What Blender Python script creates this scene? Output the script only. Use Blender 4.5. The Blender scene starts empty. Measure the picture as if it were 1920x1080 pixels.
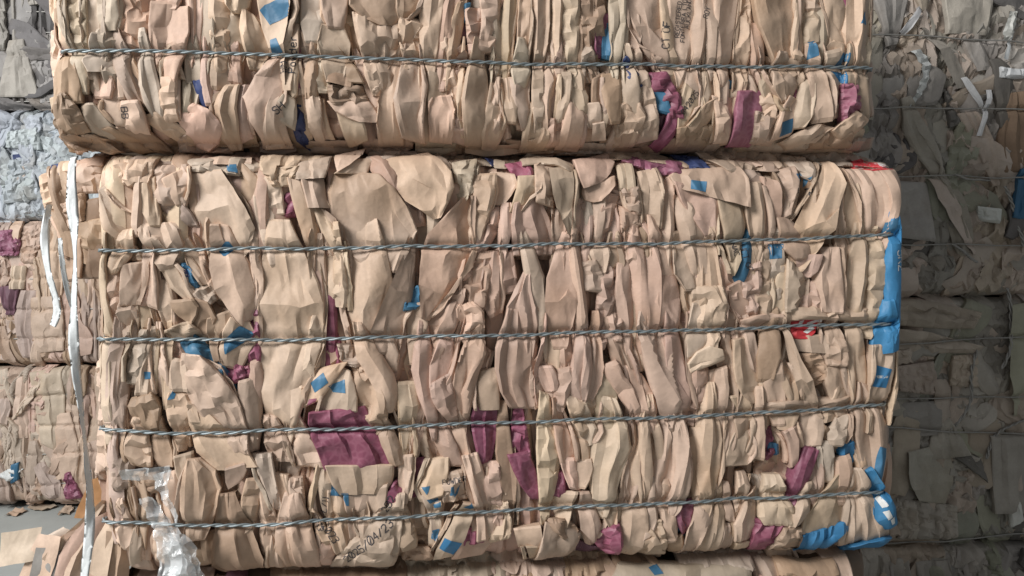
import bpy, math, random
import numpy as np
from mathutils import Vector, Matrix
from mathutils.bvhtree import BVHTree

# ------------------------------------------------------------------ camera, world, lights, exposure
scene = bpy.context.scene
COL = scene.collection
FPX = 1600.0                      # focal length in photograph pixels (1920 wide)
CAM_Z, PITCH = 1.65, math.radians(2.0)
cam = bpy.data.cameras.new('camera'); camo = bpy.data.objects.new('camera', cam); COL.objects.link(camo)
cam.sensor_width = 36.0; cam.lens = 36.0*FPX/1920.0; cam.clip_start = 0.05; cam.clip_end = 200
camo.location = (0, 0, CAM_Z); camo.rotation_euler = (math.pi/2-PITCH, 0, 0)
scene.camera = camo

world = bpy.data.worlds.new('World'); scene.world = world; world.use_nodes = True
wn = world.node_tree.nodes; wn['Background'].inputs[0].default_value = (0.92, 0.96, 1.0, 1)
wn['Background'].inputs[1].default_value = 0.24

def area(name, loc, target, sx, sy, power, col):
    l = bpy.data.lights.new(name, 'AREA'); l.shape = 'RECTANGLE'; l.size = sx; l.size_y = sy
    l.energy = power; l.color = col
    o = bpy.data.objects.new(name, l); COL.objects.link(o); o.location = loc
    o.rotation_euler = (Vector(target)-Vector(loc)).to_track_quat('-Z', 'Y').to_euler()
    return o
# the open front of the shed: daylight comes in from behind and left of the camera, high up
area('daylight_opening', (-4.3, -1.5, 4.9), (0.1, 2.2, 1.2), 2.6, 1.9, 590, (1.0, 0.99, 0.975))
area('yard_light', (-5.4, 1.8, 3.6), (-2.2, 5.6, 0.9), 2.0, 2.0, 150, (0.96, 0.985, 1.0))

vs = scene.view_settings
vs.view_transform = 'Standard'; vs.look = 'None'; vs.gamma = 1.0; vs.exposure = 0.0; vs.use_curve_mapping = False
scene.render.engine = 'CYCLES'
scene.cycles.max_bounces = 6; scene.cycles.diffuse_bounces = 4

# ------------------------------------------------------------------ materials
def new_mat(name):
    m = bpy.data.materials.new(name); m.use_nodes = True
    nt = m.node_tree; return m, nt, nt.nodes, nt.links, nt.nodes['Principled BSDF']
def nd(nodes, t, **kw):
    n = nodes.new(t)
    for k, v in kw.items(): setattr(n, k, v)
    return n
def paper_mat(name, rough=0.6, spec=0.3, bump=0.2, stain=0.85, pattern=None):
    m, nt, N, L, B = new_mat(name)
    oi = nd(N, 'ShaderNodeObjectInfo'); uv = nd(N, 'ShaderNodeUVMap')
    off = nd(N, 'ShaderNodeVectorMath', operation='ADD')
    mul = nd(N, 'ShaderNodeMath', operation='MULTIPLY'); mul.inputs[1].default_value = 37.0
    L.new(oi.outputs['Random'], mul.inputs[0]); L.new(uv.outputs[0], off.inputs[0]); L.new(mul.outputs[0], off.inputs[1])
    def noise(scale, detail, rough_):
        n = nd(N, 'ShaderNodeTexNoise'); n.inputs['Scale'].default_value = scale; n.inputs['Detail'].default_value = detail
        n.inputs['Roughness'].default_value = rough_; L.new(off.outputs[0], n.inputs['Vector']); return n
    n1 = noise(9, 4, 0.6); n2 = noise(3.2, 3, 0.55); n3 = noise(160, 3, 0.6)
    r1 = nd(N, 'ShaderNodeMapRange'); r1.inputs[1].default_value = 0.3; r1.inputs[2].default_value = 0.7
    r1.inputs[3].default_value = 0.84; r1.inputs[4].default_value = 1.08; L.new(n1.outputs[0], r1.inputs[0])
    r3 = nd(N, 'ShaderNodeMapRange'); r3.inputs[1].default_value = 0.25; r3.inputs[2].default_value = 0.75
    r3.inputs[3].default_value = 0.93; r3.inputs[4].default_value = 1.05; L.new(n3.outputs[0], r3.inputs[0])
    mm = nd(N, 'ShaderNodeMath', operation='MULTIPLY'); L.new(r1.outputs[0], mm.inputs[0]); L.new(r3.outputs[0], mm.inputs[1])
    col = nd(N, 'ShaderNodeVectorMath', operation='SCALE'); L.new(oi.outputs['Color'], col.inputs[0]); L.new(mm.outputs[0], col.inputs['Scale'])
    last = col.outputs[0]
    if pattern == 'leaf':
        v = nd(N, 'ShaderNodeTexVoronoi', feature='DISTANCE_TO_EDGE'); v.inputs['Scale'].default_value = 62; L.new(off.outputs[0], v.inputs['Vector'])
        rr = nd(N, 'ShaderNodeMapRange'); rr.inputs[1].default_value = 0.05; rr.inputs[2].default_value = 0.22
        rr.inputs[3].default_value = 1.0; rr.inputs[4].default_value = 0.0; L.new(v.outputs['Distance'], rr.inputs[0])
        mx = nd(N, 'ShaderNodeMix', data_type='RGBA'); L.new(rr.outputs[0], mx.inputs['Factor'])
        sc = nd(N, 'ShaderNodeVectorMath', operation='MULTIPLY_ADD'); sc.inputs[1].default_value = (1.15, 1.3, 1.2); sc.inputs[2].default_value = (.012, .008, .01)
        L.new(last, sc.inputs[0]); L.new(last, mx.inputs['A']); L.new(sc.outputs[0], mx.inputs['B']); last = mx.outputs['Result']
    if stain:
        # brown scuffs and faint damp marks with shapes of their own
        rs = nd(N, 'ShaderNodeMapRange'); rs.inputs[1].default_value = 0.54; rs.inputs[2].default_value = 0.74
        rs.inputs[3].default_value = 0.0; rs.inputs[4].default_value = stain; L.new(n2.outputs[0], rs.inputs[0])
        mx = nd(N, 'ShaderNodeMix', data_type='RGBA', blend_type='MULTIPLY'); L.new(rs.outputs[0], mx.inputs['Factor'])
        L.new(last, mx.inputs['A']); mx.inputs['B'].default_value = (0.80, 0.73, 0.64, 1); last = mx.outputs['Result']
    L.new(last, B.inputs['Base Color'])
    B.inputs['Roughness'].default_value = rough; B.inputs['Specular IOR Level'].default_value = spec
    if bump:
        hsum = None                                   # fine hard creases: thin ridges of two noises
        stv = nd(N, 'ShaderNodeVectorMath', operation='MULTIPLY'); stv.inputs[1].default_value = (1.0, .7, 1.0); L.new(off.outputs[0], stv.inputs[0])
        for sc_, am_ in ((15, 1.0), (38, .45)):
            nz = noise(sc_, 1.5, .45); L.new(stv.outputs[0], nz.inputs['Vector']); x1 = nd(N, 'ShaderNodeMath', operation='MULTIPLY_ADD'); L.new(nz.outputs[0], x1.inputs[0]); x1.inputs[1].default_value = 2; x1.inputs[2].default_value = -1
            x2 = nd(N, 'ShaderNodeMath', operation='ABSOLUTE'); L.new(x1.outputs[0], x2.inputs[0])
            x3 = nd(N, 'ShaderNodeMath', operation='MULTIPLY'); L.new(x2.outputs[0], x3.inputs[0]); x3.inputs[1].default_value = am_
            if hsum is None: hsum = x3
            else:
                ad = nd(N, 'ShaderNodeMath', operation='ADD'); L.new(hsum.outputs[0], ad.inputs[0]); L.new(x3.outputs[0], ad.inputs[1]); hsum = ad
        b1 = nd(N, 'ShaderNodeBump'); b1.inputs['Strength'].default_value = bump; b1.inputs['Distance'].default_value = 0.016
        L.new(hsum.outputs[0], b1.inputs['Height'])
        b2 = nd(N, 'ShaderNodeBump'); b2.inputs['Strength'].default_value = 0.18; b2.inputs['Distance'].default_value = 0.0015
        L.new(n3.outputs[0], b2.inputs['Height']); L.new(b1.outputs[0], b2.inputs['Normal']); L.new(b2.outputs[0], B.inputs['Normal'])
    return m
M = {}
M['paper'] = paper_mat('kraft_paper')
M['print'] = paper_mat('printed_paper', rough=0.5, spec=0.4, stain=0.25)
M['leaf'] = paper_mat('leaf_print_paper', rough=0.5, spec=0.4, stain=0.2, pattern='leaf')
M['card'] = paper_mat('dull_board', rough=0.8, spec=0.2, bump=0.25, stain=0.7)

def metal_mat(name, col, rough, metallic):
    m, nt, N, L, B = new_mat(name)
    tc = nd(N, 'ShaderNodeTexCoord'); n = nd(N, 'ShaderNodeTexNoise'); n.inputs['Scale'].default_value = 45; n.inputs['Detail'].default_value = 4
    L.new(tc.outputs['Object'], n.inputs['Vector'])
    cr = nd(N, 'ShaderNodeMix', data_type='RGBA'); cr.inputs['A'].default_value = (*[c*0.55 for c in col], 1); cr.inputs['B'].default_value = (*col, 1)
    L.new(n.outputs[0], cr.inputs['Factor']); L.new(cr.outputs['Result'], B.inputs['Base Color'])
    r = nd(N, 'ShaderNodeMapRange'); r.inputs[3].default_value = rough-0.1; r.inputs[4].default_value = rough+0.15
    L.new(n.outputs[0], r.inputs[0]); L.new(r.outputs[0], B.inputs['Roughness']); B.inputs['Metallic'].default_value = metallic
    return m
M['wire'] = metal_mat('galvanised_wire', (0.31, 0.355, 0.37), 0.46, 0.55)
M['dullwire'] = metal_mat('dull_wire', (0.42, 0.40, 0.37), 0.5, 0.5)

def plain_mat(name, col, rough, trans=0.0, spec=0.5, bump=0.0, alpha=1.0, subs=0.0):
    m, nt, N, L, B = new_mat(name)
    tc = nd(N, 'ShaderNodeTexCoord'); n = nd(N, 'ShaderNodeTexNoise'); n.inputs['Scale'].default_value = 30; n.inputs['Detail'].default_value = 5
    L.new(tc.outputs['Object'], n.inputs['Vector'])
    cr = nd(N, 'ShaderNodeMix', data_type='RGBA'); cr.inputs['A'].default_value = (*[c*0.8 for c in col], 1); cr.inputs['B'].default_value = (*[min(1, c*1.08) for c in col], 1)
    L.new(n.outputs[0], cr.inputs['Factor']); L.new(cr.outputs['Result'], B.inputs['Base Color'])
    B.inputs['Roughness'].default_value = rough; B.inputs['Specular IOR Level'].default_value = spec
    B.inputs['Transmission Weight'].default_value = trans; B.inputs['Alpha'].default_value = alpha
    if bump:
        b = nd(N, 'ShaderNodeBump'); b.inputs['Strength'].default_value = bump; b.inputs['Distance'].default_value = 0.004
        L.new(n.outputs[0], b.inputs['Height']); L.new(b.outputs[0], B.inputs['Normal'])
    return m
M['strap'] = plain_mat('white_strapping', (0.62, 0.64, 0.64), 0.45, spec=0.4, bump=0.8)
M['ink'] = plain_mat('black_ink', (0.055, 0.052, 0.058), 0.6, spec=0.2)
M['whiteink'] = plain_mat('white_ink', (0.72, 0.72, 0.70), 0.55, spec=0.3)
M['film'] = plain_mat('clear_film', (0.86, 0.89, 0.90), 0.16, trans=0.2, spec=0.9, bump=0.9, alpha=0.42)
M['core'] = plain_mat('packed_paper_core', (0.16, 0.115, 0.08), 0.85, spec=0.15, bump=0.5)

# ------------------------------------------------------------------ geometry helpers
class Plane:
    """A vertical face in the place: photograph pixels on it <-> (u along, w height)."""
    def __init__(s, dist, yaw_deg):
        a = math.radians(yaw_deg); s.a = a
        s.P0 = Vector((0, dist*math.cos(PITCH), CAM_Z-dist*math.sin(PITCH)))
        s.T = Vector((math.cos(a), math.sin(a), 0)); s.N = Vector((-math.sin(a), math.cos(a), 0))
    def uw(s, px, py):
        x = (px-960)/FPX; z = (540-py)/FPX
        d = Vector((x, math.cos(PITCH)+z*math.sin(PITCH), z*math.cos(PITCH)-math.sin(PITCH)))
        C = Vector((0, 0, CAM_Z)); t = (s.P0-C).dot(s.N)/d.dot(s.N); P = C+d*t
        return ((P-s.P0).dot(s.T), P.z)
    def arr(s, pts): return np.array([s.uw(*p) for p in pts])
    def world(s, u, w, d):
        p = s.P0+s.T*u+s.N*d; return Vector((p.x, p.y, w))

def resample(P, n):
    P = np.asarray(P, float); seg = np.r_[0, np.cumsum(np.hypot(*np.diff(P, axis=0).T))]
    if len(P) > 2:                                     # round the corners a little (Chaikin)
        Q = [P[0]]
        for a, b in zip(P[:-1], P[1:]): Q += [0.8*a+0.2*b, 0.2*a+0.8*b]
        P = np.array(Q+[P[-1]]); seg = np.r_[0, np.cumsum(np.hypot(*np.diff(P, axis=0).T))]
    t = np.linspace(0, seg[-1], n)
    return np.stack([np.interp(t, seg, P[:, 0]), np.interp(t, seg, P[:, 1])], 1)
def wob(x, rng, amp, f, k=3):
    o = np.zeros_like(x)
    for i in range(k): o = o+amp/(i+1)*np.sin(x*f*(1+i*0.9)*rng.uniform(.7, 1.3)+rng.uniform(0, 6.28))
    return o
def facets(a, b, sa, sb, rng, g=0.8, k=0.7, h=0.45):
    """Crumpled sheet: upper envelope of random tilted facets, so folds are sharp and faces nearly flat."""
    A = a/sa; Bq = b/sb
    a0, a1, b0, b1 = A.min()-.7, A.max()+.7, Bq.min()-.7, Bq.max()+.7
    K = int(min(90, max(5, (a1-a0)*(b1-b0)*1.1)))
    pa = rng.uniform(a0, a1, K); pb = rng.uniform(b0, b1, K)
    ga = rng.normal(0, g, K); gb = rng.normal(0, g, K); hh = rng.uniform(-h, h, K)
    da = A[..., None]-pa; db = Bq[..., None]-pb
    f = hh+ga*da+gb*db-k*(da*da+db*db)
    return f.max(-1)
def grid_faces(n, m, off=0):
    i = np.arange(n-1)[:, None]; j = np.arange(m-1)[None]
    q = i*m+j
    return np.stack([q, q+1, q+m+1, q+m], -1).reshape(-1, 4)+off
def mesh_from(name, V, F, UV=None, smooth=True):
    me = bpy.data.meshes.new(name); V = np.asarray(V, np.float32); F = np.asarray(F, np.int32)
    me.vertices.add(len(V)); me.vertices.foreach_set('co', V.ravel())
    k = F.shape[1]
    me.loops.add(F.size); me.loops.foreach_set('vertex_index', F.ravel())
    me.polygons.add(len(F)); me.polygons.foreach_set('loop_start', np.arange(0, F.size, k, dtype=np.int32))
    me.polygons.foreach_set('use_smooth', np.full(len(F), smooth))
    if UV is not None:
        ul = me.uv_layers.new(name='UVMap'); ul.data.foreach_set('uv', np.asarray(UV, np.float32)[F.ravel()].ravel())
    me.update(calc_edges=True); me.validate(); return me
def crease(me, G, deg=21):
    """folded edges of a sheet stay hard"""
    n, m = G.shape[:2]; N = np.cross(G[:-1, 1:]-G[1:, :-1], G[1:, 1:]-G[:-1, :-1]); N /= np.linalg.norm(N, axis=-1)[..., None]+1e-12; c = math.cos(math.radians(deg))
    H = np.zeros((n, m-1), bool); H[1:-1] = (N[1:]*N[:-1]).sum(-1) < c; Vv = np.zeros((n-1, m), bool); Vv[:, 1:-1] = (N[:, 1:]*N[:, :-1]).sum(-1) < c
    H[[0, -1]] = True; Vv[:, [0, -1]] = True
    e = np.empty(len(me.edges)*2, np.int32); me.edges.foreach_get('vertices', e); e = np.sort(e.reshape(-1, 2), 1); a, b = e[:, 0], e[:, 1]; ok = b < n*m
    sh = np.zeros(len(e), bool); i, j = a//m, a % m
    h = ok & (b-a == 1); sh[h] = H[i[h], np.minimum(j[h], m-2)]; v = ok & (b-a == m) & (m > 1); sh[v] = Vv[np.minimum(i[v], n-2), j[v]]
    at = me.attributes.new('sharp_edge', 'BOOLEAN', 'EDGE'); at.data.foreach_set('value', sh)
def obj(name, me, mat, parent=None, color=None):
    o = bpy.data.objects.new(name, me); COL.objects.link(o)
    if mat is not None and not me.materials: me.materials.append(mat)
    if parent is not None: o.parent = parent
    if color is not None: o.color = (*color, 1)
    return o
def tag(o, label=None, cat=None, group=None, kind=None):
    for k, v in (('label', label), ('category', cat), ('group', group), ('kind', kind)):
        if v: o[k] = v
    return o
def tube(path, r, sides=8, up=(0, 0, 1), closed_caps=True):
    P = np.asarray(path, float); n = len(P); T = np.gradient(P, axis=0); T /= np.linalg.norm(T, axis=1)[:, None]+1e-9
    up = np.array(up, float); A = np.cross(T, up); A /= np.linalg.norm(A, axis=1)[:, None]+1e-9; Bv = np.cross(A, T)
    th = np.linspace(0, 2*np.pi, sides, endpoint=False); r = np.broadcast_to(r, (n,))
    V = P[:, None]+r[:, None, None]*(np.cos(th)[None, :, None]*A[:, None]+np.sin(th)[None, :, None]*Bv[:, None])
    i = np.arange(n-1)[:, None]; j = np.arange(sides)[None]; j2 = (j+1) % sides
    F = np.stack([i*sides+j, i*sides+j2, (i+1)*sides+j2, (i+1)*sides+j], -1).reshape(-1, 4)
    return V.reshape(-1, 3), F

# colours of the paper itself (linear)
PAL = {'k': (.545, .398, .298), 'p': (.54, .374, .292), 'y': (.56, .425, .315), 'g': (.50, .402, .312), 'd': (.37, .256, .178),
       'l': (.58, .445, .335), 'o': (.47, .355, .285), 'm': (.235, .068, .11), 'M': (.29, .105, .155), 'b': (.05, .15, .255), 'B': (.045, .19, .37),
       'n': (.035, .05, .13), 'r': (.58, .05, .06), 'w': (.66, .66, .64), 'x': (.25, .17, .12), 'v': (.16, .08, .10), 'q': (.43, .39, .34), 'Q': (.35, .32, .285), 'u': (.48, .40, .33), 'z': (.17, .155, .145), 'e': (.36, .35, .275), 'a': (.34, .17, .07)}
MATOF = {'m': 'leaf', 'M': 'leaf', 'b': 'print', 'B': 'print', 'n': 'print', 'r': 'print', 'w': 'print'}

# ------------------------------------------------------------------ crumpling: sheets a little too large for their outline are
# pressed into it, so they buckle into real folds (position based, all sheets of one grid size at once)
def _proj(X, sa, sb, rest, k):
    a = X[sa]; b = X[sb]; d = b-a; l = np.sqrt((d*d).sum(-1))+1e-9
    c = ((l-rest)/l*(0.5*k))[..., None]*d
    X[sa] = a+c; X[sb] = b-c
def _sl(i0, i1, st, j0, j1, stj): return (slice(None), slice(i0, i1, st), slice(j0, j1, stj))
def _sets(n, m):
    S = []
    for o in (0, 1):   # across
        k = (m-o)//2
        if k: S.append(('h', _sl(0, n, 1, o, o+2*k-1, 2), _sl(0, n, 1, o+1, o+2*k, 2)))
        k = (n-o)//2
        if k: S.append(('v', _sl(o, o+2*k-1, 2, 0, m, 1), _sl(o+1, o+2*k, 2, 0, m, 1)))
    for o in (0, 1):   # diagonals
        k = (n-o)//2
        if k:
            S.append(('d', _sl(o, o+2*k-1, 2, 0, m-1, 1), _sl(o+1, o+2*k, 2, 1, m, 1)))
            S.append(('e', _sl(o, o+2*k-1, 2, 1, m, 1), _sl(o+1, o+2*k, 2, 0, m-1, 1)))
    return S
def _bend(X, k, sh, sv):
    # keep neighbours two apart from closing up: folds stay broad
    for ax, r in ((2, sh), (1, sv)):
        if X.shape[ax] < 3: continue
        for o in range(3):
            n = X.shape[ax]; cnt = (n-o)//3
            if cnt < 1: continue
            ia = [slice(None)]*3; ib = [slice(None)]*3
            ia[ax] = slice(o, o+3*cnt-2, 3); ib[ax] = slice(o+2, o+3*cnt, 3)
            a = X[tuple(ia)]; b = X[tuple(ib)]; d = b-a; l = np.sqrt((d*d).sum(-1))+1e-9
            rr = r[tuple(ia)]; c = (np.minimum(l-rr, 0)/l*(0.5*k))[..., None]*d
            X[tuple(ia)] = a+c; X[tuple(ib)] = b-c
def _up(X):
    B, n, m = X.shape[:3]; Y = np.empty((B, 2*n-1, 2*m-1)+X.shape[3:])
    Y[:, ::2, ::2] = X; Y[:, 1::2, ::2] = .5*(X[:, 1:]+X[:, :-1]); Y[:, ::2, 1::2] = .5*(X[:, :, 1:]+X[:, :, :-1])
    # centre points alternate their diagonal so folds run both ways
    c1 = .5*(X[:, 1:, 1:]+X[:, :-1, :-1]); c2 = .5*(X[:, 1:, :-1]+X[:, :-1, 1:])
    i, j = np.indices(c1.shape[1:3]); msk = ((i+j) % 2 == 0)
    msk = msk.reshape((1,)+msk.shape+(1,)*(c1.ndim-3)); Y[:, 1::2, 1::2] = np.where(msk, c1, c2)
    return Y
def sharpen(z, hx, hy, iters=12, sig=0.24, lam=0.02, relax=36):
    """paper creases: flatten the faces between folds and keep the folds sharp (bilateral filter of the slopes, then rebuild)"""
    B, n, m = z.shape; hx = hx[:, None, None]; hy = hy[:, None, None]
    gx = .5*((z[:, :-1, 1:]-z[:, :-1, :-1])+(z[:, 1:, 1:]-z[:, 1:, :-1]))/hx; gy = .5*((z[:, 1:, :-1]-z[:, :-1, :-1])+(z[:, 1:, 1:]-z[:, :-1, 1:]))/hy
    for _ in range(iters):
        px = np.pad(gx, ((0, 0), (1, 1), (1, 1)), 'edge'); py = np.pad(gy, ((0, 0), (1, 1), (1, 1)), 'edge')
        sx = gx*1.0; sy = gy*1.0; sw = np.ones_like(gx)
        for i in range(3):
            for j in range(3):
                if i == 1 and j == 1: continue
                a = px[:, i:i+n-1, j:j+m-1]; b = py[:, i:i+n-1, j:j+m-1]; w = np.exp(-((a-gx)**2+(b-gy)**2)/sig**2); sx += w*a; sy += w*b; sw += w
        gx = sx/sw; gy = sy/sw
    cx = np.pad(gx, ((0, 0), (1, 1), (0, 0)), 'edge'); ex = .5*(cx[:, 1:]+cx[:, :-1])*hx      # slope along every across-edge
    cy = np.pad(gy, ((0, 0), (0, 0), (1, 1)), 'edge'); ey = .5*(cy[:, :, 1:]+cy[:, :, :-1])*hy
    cnt = np.full((1, n, m), 4.0); cnt[:, [0, -1]] -= 1; cnt[:, :, [0, -1]] -= 1; q = z.copy()
    for _ in range(relax):
        a = lam*z
        a = a.copy(); a[:, :, :-1] += q[:, :, 1:]-ex; a[:, :, 1:] += q[:, :, :-1]+ex; a[:, :-1] += q[:, 1:]-ey; a[:, 1:] += q[:, :-1]+ey
        q = a/(cnt+lam)
    return q
def crumple(P, comp, bulge, limit, free, rng, levels=2, iters=(70, 45, 30), ropez=None, along=None):
    """P (B,n,m,2) flat layout; comp (B,2) excess across/along; free (B,4) l,r,t,b edges left loose. Returns (B,N,M,3), flat (B,N,M,2)."""
    B, n, m = P.shape[:3]
    F = P.copy()
    cellx = np.hypot(*(F[:, :, 1:]-F[:, :, :-1]).transpose(3, 0, 1, 2)).mean((1, 2)); celly = np.hypot(*(F[:, 1:]-F[:, :-1]).transpose(3, 0, 1, 2)).mean((1, 2))
    jit = rng.normal(0, .17, (B, n, m, 2)); 
    if along is not None:                              # fold lines stay straight down the length
        k = np.cumsum(rng.normal(0, .07, (B, n, m)), 1)+rng.normal(0, .3, (B, 1, m)); jit[..., 0] = np.where(along[:, None, None], np.clip(k, -.42, .42), jit[..., 0])
    jit[:, [0, -1], :, 1] = 0; jit[:, :, [0, -1]] = 0
    cx = (F[:, :, -1:]-F[:, :, :1])/(m-1); F = F+jit[..., :1]*cx
    F[..., 1:2] += jit[..., 1:2]*celly[:, None, None, None]
    cell = np.minimum(cellx, celly)
    sx = np.linspace(-1, 1, m)[None, None]; sy = np.linspace(-1, 1, n)[None, :, None]
    g = rng.normal(0, 1, (B, n, m))
    if along is not None:                              # long folds: the first buckling runs down the length of the bag
        k = .8*rng.normal(0, 1, (B, 1, m))+np.cumsum(rng.normal(0, .16, (B, n, m)), 1)
        g = np.where(along[:, None, None], k*1.25+.06*g, g)
    z = bulge[:, None, None]*(1-np.abs(sx)**2.5)*(1-0.6*np.abs(sy)**4)+g*cell[:, None, None]*0.38
    X = np.concatenate([F, z[..., None]], -1)
    fx = comp[:, 0]; fy = comp[:, 1]
    for lv in range(levels+1):
        if lv:
            X = _up(X); F = _up(F); n, m = X.shape[1:3]; cell = cell/2
            X[..., 2] += rng.normal(0, 1, X.shape[:3])*cell[:, None, None]*(0.13 if along is None else np.where(along, .085, .17)[:, None, None])
        hv = np.hypot(*(F[:, :, 1:]-F[:, :, :-1]).transpose(3, 0, 1, 2))*(1+fx)[:, None, None]
        vv = np.hypot(*(F[:, 1:]-F[:, :-1]).transpose(3, 0, 1, 2))*(1+fy)[:, None, None]
        def dg(a):
            return np.sqrt(np.maximum(a[..., 0]**2*((1+fx)**2)[:, None, None]+a[..., 1]**2*((1+fy)**2)[:, None, None], 1e-12))
        d1 = dg(F[:, 1:, 1:]-F[:, :-1, :-1]); d2 = dg(F[:, 1:, :-1]-F[:, :-1, 1:])
        R = []
        for t, sa, sb in _sets(n, m):
            if t == 'h': r = hv[:, :, sa[2].start::2][:, :, :X[sa].shape[2]]
            elif t == 'v': r = vv[:, sa[1].start::2][:, :X[sa].shape[1]]
            elif t == 'd': r = d1[:, sa[1].start::2][:, :X[sa].shape[1]]
            else: r = d2[:, sa[1].start::2][:, :X[sa].shape[1]]
            R.append((sa, sb, r))
        sh = np.zeros((B, n, m)); sv = np.zeros((B, n, m))
        sh[:, :, :-2] = (hv[:, :, :-1]+hv[:, :, 1:])*0.80; sv[:, :-2] = (vv[:, :-1]+vv[:, 1:])*0.80
        wl = np.ones((B, 4)); wl[free] = 0.02
        for it in range(iters[lv]):
            for sa, sb, r in R: _proj(X, sa, sb, r, 0.9)
            _bend(X, 0.35, sh, sv)
            zf = np.zeros((B, 1)); f = wl
            X[:, :, 0, :2] += (F[:, :, 0]-X[:, :, 0, :2])*np.maximum(f[:, 0], .1)[:, None, None]; X[:, :, 0, 2] *= 1-.06*f[:, 0:1]
            X[:, :, -1, :2] += (F[:, :, -1]-X[:, :, -1, :2])*np.maximum(f[:, 1], .1)[:, None, None]; X[:, :, -1, 2] *= 1-.06*f[:, 1:2]
            X[:, 0, :, :2] += (F[:, 0]-X[:, 0, :, :2])*np.maximum(f[:, 2], .1)[:, None, None]; X[:, 0, :, 2] *= 1-.06*f[:, 2:3]
            X[:, -1, :, :2] += (F[:, -1]-X[:, -1, :, :2])*np.maximum(f[:, 3], .1)[:, None, None]; X[:, -1, :, 2] *= 1-.06*f[:, 3:4]
            lim = limit[:, None, None]
            if ropez is not None: lim = np.minimum(lim, ropez(X[..., 0], X[..., 1]))
            zc = np.clip(X[..., 2], -0.004, lim); X[..., 2] += (zc-X[..., 2])*0.6
    hx = np.hypot(*(F[:, :, 1:]-F[:, :, :-1]).transpose(3, 0, 1, 2)).mean((1, 2)); hy = np.hypot(*(F[:, 1:]-F[:, :-1]).transpose(3, 0, 1, 2)).mean((1, 2))
    X[..., 2] = sharpen(X[..., 2], hx, hy)
    return X, F

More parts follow.
